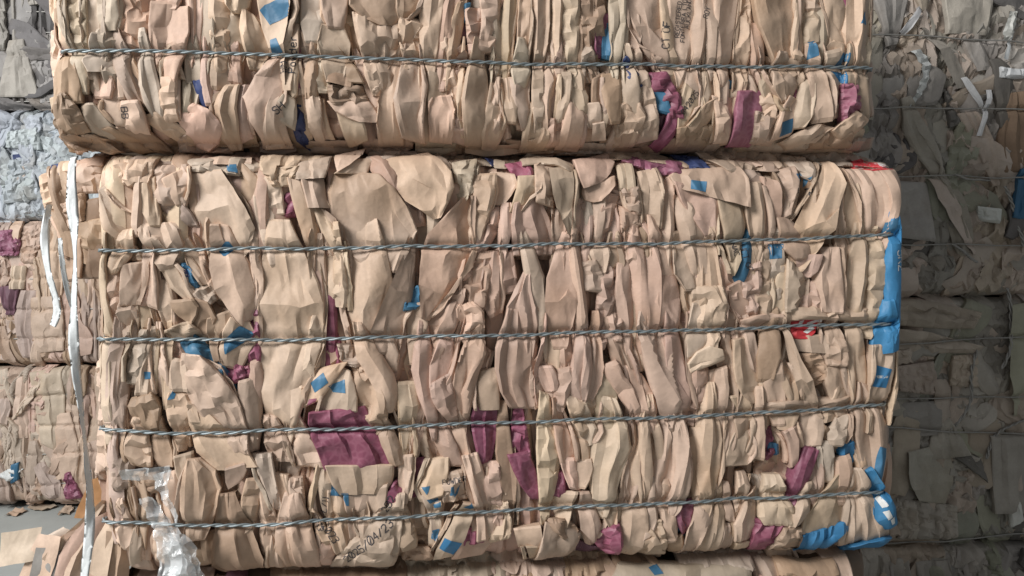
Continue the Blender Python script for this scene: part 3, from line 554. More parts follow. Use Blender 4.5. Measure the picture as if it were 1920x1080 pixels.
# ------------------------------------------------------------------ the folded bags of the two bales in front, one line each:
# layer style colour [loose edges] | left edge | right edge     (photograph pixels on the bale's face, top to bottom)
LOWER = '''
1 f k|186,318 173,346 205,372 247,404|190,318 225,337 240,362 249,385
2 f l b|178,353 170,405 195,430 228,452|182,353 212,378 248,408 254,444
3 s k|256,330 252,400 251,430 258,440|268,335 272,390 272,420 262,438
3 s y|267,335 268,390 275,405 288,420|280,335 287,380 293,405 292,420
2 c o|284,312 284,350 288,372 310,378|340,310 352,330 345,375 340,382
4 f k|310,338 320,355 336,378|345,315 350,340 338,380
2 c k|205,300 215,325 240,345|280,300 275,325 265,340
2 b o|290,375 305,395 330,420|330,380 350,395 360,420
3 c y|262,425 268,445 275,465|330,420 335,440 345,466
2 s k|190,440 200,455 215,468|225,445 240,455 262,468
3 f y r|362,325 358,350 366,395 372,440 380,474|415,322 450,370 478,420 480,450 480,474
2 f k|412,310 440,340 470,385 482,410|440,305 470,325 490,350 490,410
2 p g|345,300 400,298 450,300 480,310|350,312 400,318 440,322 475,325
3 c k|485,290 492,315 505,330 520,345|615,285 617,300 560,325 540,345
4 b y b|540,310 552,325 560,335|612,293 608,320 602,335
4 s k b|570,335 578,365 585,390|600,335 602,370 611,390
3 b y|486,330 493,365 510,398|505,325 522,350 525,398
3 f l|482,370 484,410 485,474|490,365 515,405 545,474
4 f l|486,468 486,560 486,640 490,720 498,800|582,468 605,560 600,640 575,720 560,797
3 s k|545,335 555,380 570,430 575,470|565,340 585,385 592,420 592,470
2 c m|525,365 522,390 540,402|545,365 560,385 563,403
4 s l|595,392 607,430 620,455|600,392 618,420 630,452
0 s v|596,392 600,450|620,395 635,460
4 f k|632,325 618,345 622,390 630,430 634,474|705,330 745,365 770,410 778,440 775,474
6 f k lrb|622,288 625,300 632,322|680,275 668,300 635,322
4 f k|670,298 636,321|690,295 684,322
4 s p|690,295 700,318 735,355|700,290 735,310 742,358
6 f k lb|722,298 735,340 748,370 785,392 812,412|800,285 835,310 848,345 838,375 820,410
3 p g|690,282 750,276 810,284 845,310|690,292 750,292 800,296 838,318
3 f p|830,355 825,385 820,410|855,345 865,370 840,400
5 f p l|865,375 820,420 800,440 790,470 785,530 792,592|880,372 880,420 885,470 850,530 800,595
4 c g|855,305 858,345 865,375|890,300 880,340 870,372
4 b k|888,330 885,370 880,420 885,450|925,330 922,370 912,400 895,450
3 f k r|930,325 928,360 935,380|965,330 975,345 945,380
3 c p|910,400 900,430 890,470|945,385 940,420 905,470
4 s p|945,385 940,430 935,470|952,385 955,430 945,470
1 c n|920,292 930,305|948,300 952,310
3 c m|958,308 968,325 980,338|988,302 998,325 992,338
5 f l|975,335 972,365 962,395|1008,332 1005,355 970,395
4 s p|970,385 962,420 966,450 968,474|1005,370 1030,420 1040,450 1035,474
5 b k|1010,310 1008,350 1010,375|1040,300 1030,330 1032,385
6 f y lr|1030,320 1030,355 1040,390 1060,432|1075,315 1075,350 1072,390 1068,435
5 s l|985,301 1010,292 1050,295 1075,312|988,304 1010,298 1047,301 1070,319
3 b p|1070,380 1068,420 1066,470|1085,375 1085,420 1080,470
3 p k|1040,395 1042,430 1045,470|1062,400 1068,430 1068,470
5 f p b|1085,300 1090,330 1100,352|1150,285 1158,300 1130,340
4 f p b|1100,350 1097,372 1120,378|1148,335 1150,352 1122,378
3 s p|1098,375 1092,420 1090,470|1112,378 1108,420 1110,470
3 s k|1116,378 1118,420 1114,470|1135,365 1130,410 1122,470
3 b p|1140,365 1130,400 1122,450|1158,370 1150,400 1135,440
4 s y|1168,312 1168,350|1185,305 1185,355
4 c k|1172,358 1180,390 1192,415|1190,355 1195,390 1195,418
3 c p|1168,390 1170,430 1172,470|1190,400 1195,430 1190,470
2 f p|1122,445 1120,470|1165,410 1168,470
3 c M|1182,288 1220,292 1260,300 1297,300|1185,292 1210,308 1245,322 1280,318
3 b k|1155,282 1200,277 1260,285 1300,300|1160,289 1200,286 1255,297 1300,307
4 c n|1290,285 1305,310|1325,290 1330,312
4 s k|1205,325 1208,380 1210,420|1230,318 1240,350 1235,424
3 s k|1235,350 1242,400 1240,470|1258,370 1262,430 1255,470
3 s d|1205,425 1205,470|1225,425 1222,470
6 f k b|1275,322 1262,335 1265,345 1285,357|1385,315 1395,330 1395,360 1395,390
5 f p|1270,345 1275,370 1300,410 1325,440|1340,365 1350,380 1345,410 1352,445
5 f y|1347,375 1350,400 1352,450|1392,385 1395,410 1400,450
4 s k|1268,365 1270,400 1265,470|1290,385 1320,430 1335,470
6 f l|1335,280 1340,290 1370,318|1342,280 1365,298 1380,318
3 c k|1350,270 1420,272 1500,285 1530,300|1360,300 1400,315 1450,310 1500,305
4 b g|1500,290 1498,305 1512,325|1530,290 1535,305 1520,335
5 f k lr|1560,303 1530,345 1500,395 1485,420 1470,455|1570,303 1583,350 1562,400 1555,430 1550,455
5 s k|1600,320 1610,360 1618,400 1620,442|1680,320 1692,360 1690,390 1660,440
4 s k|1590,345 1588,390 1590,450|1605,345 1615,400 1618,450
4 c g|1545,288 1600,280 1660,292 1682,310|1560,300 1605,302 1640,302 1682,322
5 s k|1396,350 1400,400 1410,450|1420,345 1432,400 1432,450
4 p p|1435,335 1438,380 1435,420|1455,345 1458,380 1460,420
4 b k|1468,320 1475,360 1465,410|1495,315 1495,340 1475,400
3 s y|1480,380 1470,420 1440,455|1500,350 1492,400 1470,455
4 s g|1685,370 1672,400 1655,440|1697,365 1690,400 1668,438
3 s l|190,476 182,515 181,570 185,628|200,478 190,520 190,570 218,630
2 b k|192,510 195,560 205,600 225,632|222,505 215,540 213,590 222,630
3 c k|195,480 195,500 205,512|255,470 240,485 215,508
4 f k|235,500 232,540 232,568|265,495 260,540 250,570
3 c o|227,570 225,600 238,630|250,570 252,600 250,630
4 s k|262,475 268,520 280,570|285,478 292,520 290,575
3 s y|258,550 262,590 258,630|268,550 280,600 296,632
4 f y|300,478 307,522 330,545 358,565|322,488 335,510 345,540 362,566
2 c b|327,498 340,525 355,555|345,498 362,530 372,550
3 c g|358,535 372,560 390,570|375,530 395,545 398,560
3 s l|345,478 360,505 380,530|372,478 380,505 395,525
4 b k|376,480 385,510 395,535|385,490 400,520 400,540
5 f k l|385,472 395,505 405,540 418,565 440,590 452,606|455,472 470,510 475,560 478,575 470,590 455,606
3 s k|470,475 478,520 480,570 482,630|485,475 487,520 486,570 486,630
3 p k|300,530 300,570 310,600 315,630|312,530 320,560 320,590 320,632
5 f d lb|320,568 325,585 350,605|360,565 372,580 355,607
4 f d|355,560 370,585 355,605 365,625|385,570 402,590 395,610 375,630
4 c y|322,628 335,612 355,608|325,634 350,634 385,634
4 f k|395,600 390,615 395,634|430,585 440,605 430,632
5 f k|440,600 420,632 418,660 424,682|460,606 482,628 465,655 445,690
4 s k|598,475 596,520 600,560|607,475 606,520 606,560
3 s y|608,482 607,540 608,555|624,482 625,530 624,555
3 s m|608,552 610,600 615,640|623,552 626,600 630,640
5 b y b|625,475 632,520 627,565 635,575|640,475 645,520 648,550 647,576
4 f k|645,472 650,540 655,590 665,635|722,472 735,520 715,570 690,628
5 f k l|757,472 737,525 710,585 692,620 700,636|776,472 772,530 764,580 755,634
4 c b|785,540 768,555 765,580|797,540 796,560 775,575
4 f k|780,572 765,600 762,634|785,572 800,600 795,634
4 b p|860,545 815,585 800,620 805,642|865,545 858,580 848,620 845,642
5 c p|860,575 852,590 865,618|880,570 905,590 890,618
4 c p|880,480 870,520 870,560 880,590|920,475 918,510 905,560 900,590
4 p p|915,480 905,530 910,570 925,590|935,470 932,520 935,560 932,585
4 f p|940,480 938,520 935,550|955,475 965,520 962,545
5 s p l|980,515 955,560 940,600 939,630|986,515 990,560 1005,595 1015,628
5 s p|940,630 928,670 935,700 945,740 960,758|1012,630 1008,670 995,700 1000,740 1003,762
4 s y|975,468 990,530 1010,590 1015,622|1000,465 1018,520 1018,570 1018,622
5 f p l|1045,465 1022,525 1018,570 1022,628|1068,463 1074,510 1077,570 1076,626
4 s k|1022,628 1028,670 1040,705|1048,628 1045,670 1042,705
4 b p|1050,628 1052,670 1060,695|1076,628 1072,660 1066,695
4 p p|1075,462 1078,520 1082,570 1080,622|1090,462 1088,520 1095,570 1105,620
5 b k|1095,495 1086,515 1098,540|1110,490 1128,520 1125,545
5 f k|1105,472 1115,500 1125,515|1135,462 1138,480 1128,510
4 c p|1130,500 1125,550 1122,590 1130,612|1145,497 1150,550 1145,580 1135,612
5 c p|1140,590 1135,614|1160,588 1168,614
4 s p|1163,497 1157,540 1160,580 1170,616|1175,493 1182,530 1185,570 1187,616
3 p p|1175,458 1185,520 1186,560 1185,616|1218,456 1230,520 1226,560 1226,614
3 p k|1140,462 1140,490 1150,500|1172,460 1172,490 1165,500
4 f p|1222,456 1225,490 1232,520|1240,456 1255,490 1260,515
4 f p|1232,520 1225,570 1225,612|1262,515 1275,560 1277,610
4 f l|1260,460 1265,510 1290,540|1295,456 1305,500 1302,540
3 s k|1280,540 1285,580 1300,608|1310,535 1320,570 1342,606
4 s k|1303,458 1305,520 1300,560|1340,458 1342,510 1350,550
5 b k|1300,540 1302,575 1310,608|1345,540 1357,575 1345,610
5 f y lr|1360,456 1358,480 1368,500 1372,512|1388,456 1388,480 1380,500 1375,512
4 c p|1350,485 1352,520 1365,560|1362,485 1378,530 1380,560
4 s b|1388,454 1385,490 1377,525|1412,454 1405,490 1392,525
4 f p|1370,540 1375,580 1395,602|1385,530 1402,570 1412,602
4 c p|1400,500 1395,540 1405,580 1410,598|1420,495 1422,540 1415,570 1416,598
3 p k|1412,455 1412,490 1418,520|1430,455 1428,490 1425,520
4 b k|1425,470 1422,530 1418,590|1438,470 1440,540 1440,592
4 b g|1437,452 1440,490 1445,540 1450,588|1465,452 1466,490 1460,540 1452,588
4 s y|1465,490 1455,550 1455,590|1480,480 1472,540 1465,590
6 f p lb|1486,482 1490,505 1507,520|1530,482 1525,505 1510,520
5 b y|1478,490 1474,540 1474,582|1490,500 1510,525 1500,578
5 f k|1465,455 1470,475 1490,482|1520,452 1530,465 1525,480
4 b p|1510,530 1500,560 1503,584|1525,530 1540,560 1535,584
6 s k|1542,468 1525,520 1535,560 1540,582|1562,468 1566,520 1568,560 1565,582
4 p k|1566,456 1570,510 1570,575|1588,454 1590,510 1585,578
5 s y|1595,452 1590,510 1586,560 1585,594|1625,450 1622,500 1610,550 1600,597
5 b y|1625,450 1622,500 1612,550 1600,600|1645,450 1652,500 1648,550 1635,606
8 s B|1651,448 1656,490 1656,540 1646,606|1676,446 1688,500 1686,550 1668,606
8 f B b|1638,606 1634,640 1632,665|1670,604 1674,630 1674,655
7 s y|1631,650 1628,700 1618,758|1676,645 1672,690 1656,758
5 s k|1460,590 1500,580 1560,578 1630,582|1470,602 1500,592 1560,594 1620,602
5 f p|1395,606 1430,592 1465,595|1400,614 1440,614 1470,614
4 f r|1492,596 1486,618 1490,632|1540,593 1530,615 1510,632
4 s l|186,640 184,700 185,760 195,805|208,640 205,690 203,760 212,805
3 p o|210,640 204,700 205,760 215,803|240,640 225,690 222,750 228,803
3 s o|215,690 210,720 215,790|230,690 232,730 230,790
5 b g|250,640 240,690 243,715|277,640 270,680 250,715
5 s y|280,640 268,690 262,735|290,640 290,690 285,735
5 b d|252,750 243,765 248,798|280,740 300,760 300,788
4 p k|292,640 293,690 300,740|310,640 308,690 313,740
4 s y|312,640 312,700 318,770|322,640 317,700 323,770
5 s y|325,675 318,700 325,728|345,680 350,700 350,728
4 b k|325,738 318,770 328,808|340,736 360,755 345,808
3 c k|250,790 260,805|300,785 318,806
6 b k|350,665 345,690 355,735 375,770 410,802|375,670 412,700 440,740 455,775 457,796
4 c b|335,642 350,660 372,675 405,695 435,735|385,642 395,660 410,680 428,705 440,740
4 b k|360,755 355,780 362,810|375,765 395,790 410,810
3 s y|393,646 400,670 415,690|415,640 420,670 422,690
4 c m|428,686 432,705 445,712|448,688 455,700 448,714
3 c m|470,640 466,670 470,682|484,640 484,665 480,680
3 c m|455,692 460,708|466,692 466,705
4 s k|455,718 450,745 458,790 462,810|480,710 484,750 487,780 490,810
3 s p|475,680 473,720 478,760|486,680 486,720 485,760
4 b y|572,640 570,690 568,730|600,640 597,680 585,715
2 s m|608,636 610,670 615,692|632,636 640,665 640,688
4 c o|640,650 645,670 650,680|665,650 675,680 680,690
5 f k|605,692 582,720 575,760|645,683 625,710 600,745
5 f y|640,690 615,720 600,770|650,700 665,735 665,765
6 s k|668,636 678,680 705,715 720,750 728,768|700,636 720,680 738,710 742,735 735,768
4 s k|705,636 720,670 735,692|750,634 746,670 738,692
5 c k|665,690 668,730 672,765 690,795|690,690 715,725 722,765 722,795
6 f m|590,775 585,803 600,833 615,874|680,765 700,803 725,840 733,874
6 f y b|617,874 628,900 640,925|733,874 732,900 718,922
4 f y|608,858 598,915 592,965|618,878 640,930 655,972
5 f y|752,720 752,760 755,798|775,720 785,740 775,798
5 s p|785,636 775,690 785,730 800,760 808,796|815,636 808,690 810,730 815,770 820,796
5 f p|818,634 808,690 812,720|850,632 845,680 830,715
6 b p|812,720 815,750 840,785|840,705 850,750 855,777
5 p p|875,640 855,690 850,740 858,795|905,640 895,680 880,740 880,795
4 s k|905,650 890,700 875,755|915,660 905,700 888,758
5 f k b|905,698 895,735 900,767|925,693 930,735 930,767
4 s m|895,763 888,785 893,820 905,865|928,763 930,800 925,830 915,865
4 b k|545,806 548,840 560,872|580,804 590,840 602,872
4 c k|490,805 500,830 512,860|545,806 540,830 545,860
5 s k|705,800 720,830 740,870|735,797 745,830 752,865
5 f y|752,796 755,830 760,855|765,796 772,830 770,855
4 f k|768,794 775,830 765,870|790,794 792,820 778,860
4 f p|808,792 820,830 840,870|835,788 850,830 865,870
4 s p|840,790 850,830 860,870|872,787 872,830 882,870
4 b p|1000,680 995,720 1008,760|1020,660 1010,700 1020,755
5 s p|1012,690 1015,715 1030,732|1030,690 1042,710 1038,730
5 s p|1085,628 1075,690 1062,730 1085,745|1103,626 1103,680 1098,720 1090,747
5 s p|1104,626 1104,680 1098,720 1090,747|1120,624 1125,680 1122,715 1105,747
5 b p|1050,695 1045,720 1040,765|1068,690 1070,710 1050,770
4 f g|1125,690 1115,730 1110,782|1140,700 1155,740 1170,777
5 b l|1065,745 1068,765 1075,788|1112,745 1118,765 1108,784
5 s p|1132,688 1150,720 1172,750 1188,777|1150,680 1165,710 1185,745 1195,776
4 s p|1138,624 1155,690 1180,740|1155,622 1180,690 1192,720
5 f p|1180,690 1190,730 1190,774|1200,705 1225,745 1237,772
4 s k|1160,622 1175,670 1185,692|1185,620 1195,670 1202,692
4 p k|1195,620 1210,690 1230,740 1250,770|1240,616 1248,690 1258,740 1265,769
5 f p|1245,616 1250,690 1260,740 1268,772|1282,614 1282,690 1292,740 1300,768
4 c p|1282,700 1285,740 1285,770|1300,705 1308,740 1302,770
4 c m|965,790 958,840 960,870|985,790 988,840 990,870
5 f m|958,855 975,900 1000,930|985,850 1003,890 1008,935
4 s d|935,790 935,840 938,880 935,952|958,790 955,850 965,900 965,950
5 b y|1008,780 1010,830 1012,880 1012,950|1040,780 1040,820 1048,860 1035,948
5 f p|1042,785 1045,830 1055,865|1055,785 1068,825 1073,865
5 f l b|1066,784 1075,815 1095,835|1112,780 1118,810 1105,832
4 s k|1072,820 1080,850 1085,868|1098,830 1100,850 1102,868
5 s l|1115,790 1110,840 1105,880 1110,945|1170,780 1180,820 1168,860 1150,942
4 p k|1170,780 1178,830 1165,880 1155,940|1195,778 1192,840 1185,890 1192,938
4 p k|1190,780 1185,840 1180,890 1190,938|1230,776 1235,840 1228,890 1226,936
4 p k|1232,776 1232,840 1226,890 1226,936|1275,774 1290,830 1290,880 1280,932
5 s k|1310,774 1292,830 1292,870 1310,925|1342,772 1347,830 1344,870 1332,928
6 f y|1293,685 1310,658 1330,650 1348,662|1295,692 1320,682 1340,674 1350,669
4 f l|1285,612 1288,640 1292,668|1340,610 1348,640 1345,655
4 b p|1300,690 1300,730 1302,772|1328,670 1325,710 1315,772
4 s k|1335,700 1325,740 1320,774|1355,690 1360,740 1358,772
3 p k|1345,612 1352,690 1360,740 1368,770|1375,612 1372,690 1374,720 1374,770
5 f k|1378,640 1376,690 1385,730 1410,750|1400,635 1412,680 1422,720 1425,756
5 f k|1372,745 1370,772|1400,742 1427,770
4 s k|1385,612 1400,660 1412,690|1415,612 1420,670 1425,700
5 f d|1422,620 1420,680 1425,710|1468,612 1457,675 1440,710
5 f k|1430,700 1435,730 1438,758|1458,680 1465,720 1475,754
5 s y|1455,690 1465,720 1478,754|1470,680 1485,710 1492,752
6 f k lr|1470,625 1478,690 1488,730 1498,756|1480,625 1500,690 1520,720 1540,752
5 f k b|1490,632 1495,658|1545,632 1547,662
6 b k|1548,620 1548,665 1552,680|1572,618 1580,660 1575,680
4 c k|1500,665 1515,690 1535,720|1530,665 1545,690 1545,710
5 f k|1550,690 1548,720 1548,756|1570,690 1580,720 1590,752
5 s k|1583,612 1588,690 1595,730 1600,758|1618,610 1622,690 1620,730 1614,758
4 p k|1575,680 1585,720 1592,752|1588,670 1598,720 1602,752
5 s k|1435,760 1500,752 1560,750 1590,747|1440,772 1500,768 1560,764 1590,760
4 p k|1352,775 1352,830 1345,870|1372,775 1368,830 1358,870
5 f k|1378,778 1375,800 1385,815|1408,776 1405,795 1395,812
5 f k|1380,812 1365,840 1362,868|1400,805 1410,830 1398,868
5 f k|1410,775 1415,820 1405,852|1430,774 1425,810 1425,857
3 c m|1432,808 1432,840 1445,858|1446,808 1448,830 1450,850
3 s b|1445,832 1448,852|1458,838 1460,850
5 f k b|1460,770 1443,795 1465,805|1490,766 1492,790 1475,805
5 s p|1470,810 1480,830 1485,870|1495,795 1505,820 1500,865
5 s m|1510,838 1495,870 1480,900 1467,922|1525,845 1515,870 1512,895 1500,920
5 f k|1490,766 1500,800 1510,835|1540,764 1540,790 1530,830
5 f k b|1540,764 1540,792|1580,762 1560,788
6 b l|1570,785 1552,810 1558,830|1580,780 1578,810 1568,830
4 c d|1545,800 1548,830|1560,810 1575,850
5 f g|1540,830 1543,870 1548,900|1552,830 1555,860 1555,900
4 s p|1515,850 1512,890 1515,918|1540,845 1545,890 1545,915
4 c B|1575,825 1575,840 1585,865|1590,810 1596,835 1594,865
5 s k|1592,764 1600,810 1612,850 1618,915|1645,758 1660,800 1662,850 1648,912
5 s p|1558,865 1553,890 1555,914|1585,855 1592,880 1592,912
5 b k|1598,830 1605,860 1605,910|1612,850 1622,880 1620,908
3 p o|200,810 198,860 205,910 208,975|222,810 215,860 225,910 222,975
4 c o|222,860 213,880 222,915|245,862 243,880 235,912
4 f d|215,920 220,940 245,972|245,915 252,940 250,975
4 s k|247,890 250,930 262,976|265,890 275,920 270,976
4 c d|258,895 275,910 290,920|290,890 300,905 298,920
4 c k|240,815 238,850 245,870|275,815 280,850 278,870
4 f k|280,815 285,850 300,870|318,815 322,850 318,870
4 s k|295,900 300,940 320,978|345,880 345,930 345,978
5 f y b|335,858 338,885 345,900|355,853 358,875 355,900
6 s k|362,862 350,900 345,940 345,978|370,865 408,885 412,930 408,976
5 f k b|360,806 368,840 390,865 410,880|425,806 460,840 485,860 480,872
6 f k lb|425,880 425,900 430,915|455,872 460,885 445,905
5 b k|470,900 458,940 455,978|485,900 482,940 478,976
5 b p|415,960 410,978|445,945 452,974
5 s g|480,855 495,900 520,950|505,853 512,900 525,955
4 s k|478,925 480,976|498,915 514,974
5 s k|512,890 520,940 522,974|535,895 545,930 540,973
4 c k|540,900 545,945 550,968|562,900 567,940 575,966
6 s d lr|405,980 402,1030 400,1065 420,1078|475,978 495,1035 495,1050 488,1075
4 b k|485,980 490,1010 498,1040|518,978 512,1010 505,1040
6 s k|525,978 522,1020 530,1070|585,975 593,1020 592,1075
5 s k|515,1010 508,1050 505,1078|522,1030 525,1060 525,1078
4 c k|220,980 222,1010 232,1025|240,980 250,1000 240,1025
5 f y b|257,982 252,1020 250,1060|263,982 263,1020 258,1055
4 s p|265,982 263,1020 268,1045|283,982 280,1020 272,1048
5 b k|298,990 290,1015 298,1050|312,988 318,1020 312,1055
3 s d|380,1005 385,1060|402,1000 402,1060
5 f k|650,930 655,975|700,925 692,972
5 f k|690,920 695,970|722,910 716,968
4 c m|745,905 725,930 717,965|755,900 748,930 742,962
5 s k|750,856 755,900 745,945|768,856 765,900 758,940
3 s m|770,868 768,900 770,930|790,863 788,900 785,930
5 f y|810,865 790,900 785,912 800,935|835,860 835,890 830,908 825,922
5 c y|832,890 835,915 835,937|862,885 865,915 870,932
5 f l|795,930 805,945 805,966|828,915 828,940 828,965
7 f l lrb|865,942 835,990 815,1030 812,1050|890,948 880,985 865,1020 850,1046
5 f l|807,963 808,1000 810,1022|828,960 825,1000 818,1020
6 s k|872,855 885,900 900,950 898,1010|890,853 905,900 915,950 928,1000
4 c p|905,870 905,910 920,952|930,870 935,910 936,950
6 b y|690,975 640,1040 622,1070 620,1085|748,968 745,1020 735,1060 720,1085
5 s y|610,975 620,1010 635,1035|658,974 666,1005 660,1025
5 c k|590,976 600,1005 618,1020|605,976 615,1000 622,1022
4 b p|600,1020 598,1060 610,1080|625,1020 622,1050 612,1080
4 s k|660,972 668,1000 675,1010|702,970 697,1000 690,1010
5 c k|750,972 752,1010 760,1030|770,970 778,1010 775,1025
3 c d|755,1035 760,1070|800,1030 830,1065
5 s m|872,1003 868,1017|900,996 902,1013
5 f p b|868,1018 853,1050|925,1010 900,1047
4 f k|918,880 920,915 920,952|935,885 936,915 937,950
3 p m|1042,890 1040,930|1062,888 1072,930
5 s p|1055,862 1060,885 1072,910|1078,862 1078,890 1082,915
5 f k|1080,866 1080,890 1085,910|1102,864 1106,885 1090,910
4 f l|1035,926 1042,950|1078,926 1070,948
6 f k lb|1078,948 1082,985 1108,1015|1120,946 1125,990 1112,1015
5 f y b|1122,946 1130,975 1145,985|1168,944 1165,970 1155,990
5 c m|1130,995 1120,1015 1130,1030 1148,1040|1155,985 1160,1010 1160,1025 1155,1042
5 f k|1170,942 1160,1000 1165,1035 1172,1050|1205,940 1210,990 1200,1025 1185,1052
5 s k|1208,940 1212,990 1205,1030|1232,938 1230,970 1215,1010
5 c k|1225,975 1205,1020 1195,1056|1230,975 1245,1020 1250,1060
5 b k|1235,938 1240,985 1252,1015|1260,936 1262,985 1262,1012
5 f d|1255,1015 1270,1045|1275,1008 1278,1035
4 s M|1268,960 1270,975 1285,995|1300,940 1300,975 1290,1000
4 s w|1265,940 1265,972|1295,938 1283,970
3 c b|1266,985 1270,1005|1280,980 1280,1005
5 p k|1305,940 1290,1010 1285,1052|1332,938 1326,1010 1312,1056
5 s k|1330,938 1320,990 1315,1052|1352,936 1353,990 1342,1048
5 s k|1352,934 1358,968|1370,934 1372,975
5 s k|1400,945 1375,980 1385,1012|1417,938 1414,990 1405,1017
4 p k|1352,985 1350,1020 1350,1048|1368,985 1368,1020 1366,1048
4 c k|1375,934 1380,960|1410,932 1405,955
5 f y|1388,1025 1392,1038|1408,1022 1405,1040
6 b l|1425,938 1422,965 1435,978|1475,932 1478,955 1478,978
6 s y|1478,932 1478,960 1480,982|1532,926 1515,955 1490,980
5 c m|1418,975 1415,1010 1418,1035 1430,1045|1470,985 1455,1010 1440,1025 1438,1042
6 c k|1470,990 1450,1025 1460,1050 1475,1078|1495,990 1500,1020 1508,1055 1520,1078
5 f y|1540,928 1510,965 1492,985 1500,1008|1597,924 1598,955 1596,970 1593,978
6 s B lb|1500,1006 1498,1030 1510,1050|1593,975 1595,1000 1560,1032
4 c k|1512,1050 1540,1062|1565,1035 1582,1055
6 s y|1600,922 1590,980 1585,1010 1600,1035|1625,918 1650,970 1670,1010 1672,1020
8 f B|1602,1030 1625,1020 1648,1008 1672,1016|1604,1043 1630,1043 1652,1036 1670,1023
8 s B|1622,912 1630,950 1642,975 1655,982|1640,900 1658,940 1670,965 1672,980
4 c o|1410,1045 1405,1078|1440,1045 1470,1078
4 c y|925,962 920,1000 925,1015|955,958 955,990 950,1002
6 f k lrb|963,995 972,1027|1012,985 1018,1025
6 f y lrb|985,1026 1000,1070|1018,1025 1010,1065
6 f k b|1025,980 1015,1030 1010,1065|1085,1000 1080,1020 1060,1060
5 c d|1032,972 1040,990 1070,1010|1060,975 1078,990 1078,1010
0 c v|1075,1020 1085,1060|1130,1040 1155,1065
-2 s d|33,300 53,360 73,430|58,295 88,360 123,420
-1 c k|18,320 28,360 38,385|38,310 53,345 58,380
-1 f d b|53,395 78,440 88,480|123,400 128,440 133,500
-2 s n|40,295 53,345 68,375|53,295 63,330 76,365
-1 c k|76,380 83,405 98,420|108,370 113,400 110,425
-2 f d|68,460 73,500 78,525|108,450 113,490 103,520
-2 s k|58,290 63,320 78,345|88,288 93,310 98,345
-2 c d|40,325 48,370 60,410|105,318 120,370 118,420
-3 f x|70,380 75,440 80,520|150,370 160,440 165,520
-1 b k|95,300 100,330 112,350|150,296 150,325 150,350
-2 f k|60,290 70,305|140,284 150,300
-1 b d|100,420 108,460|160,410 170,470
'''
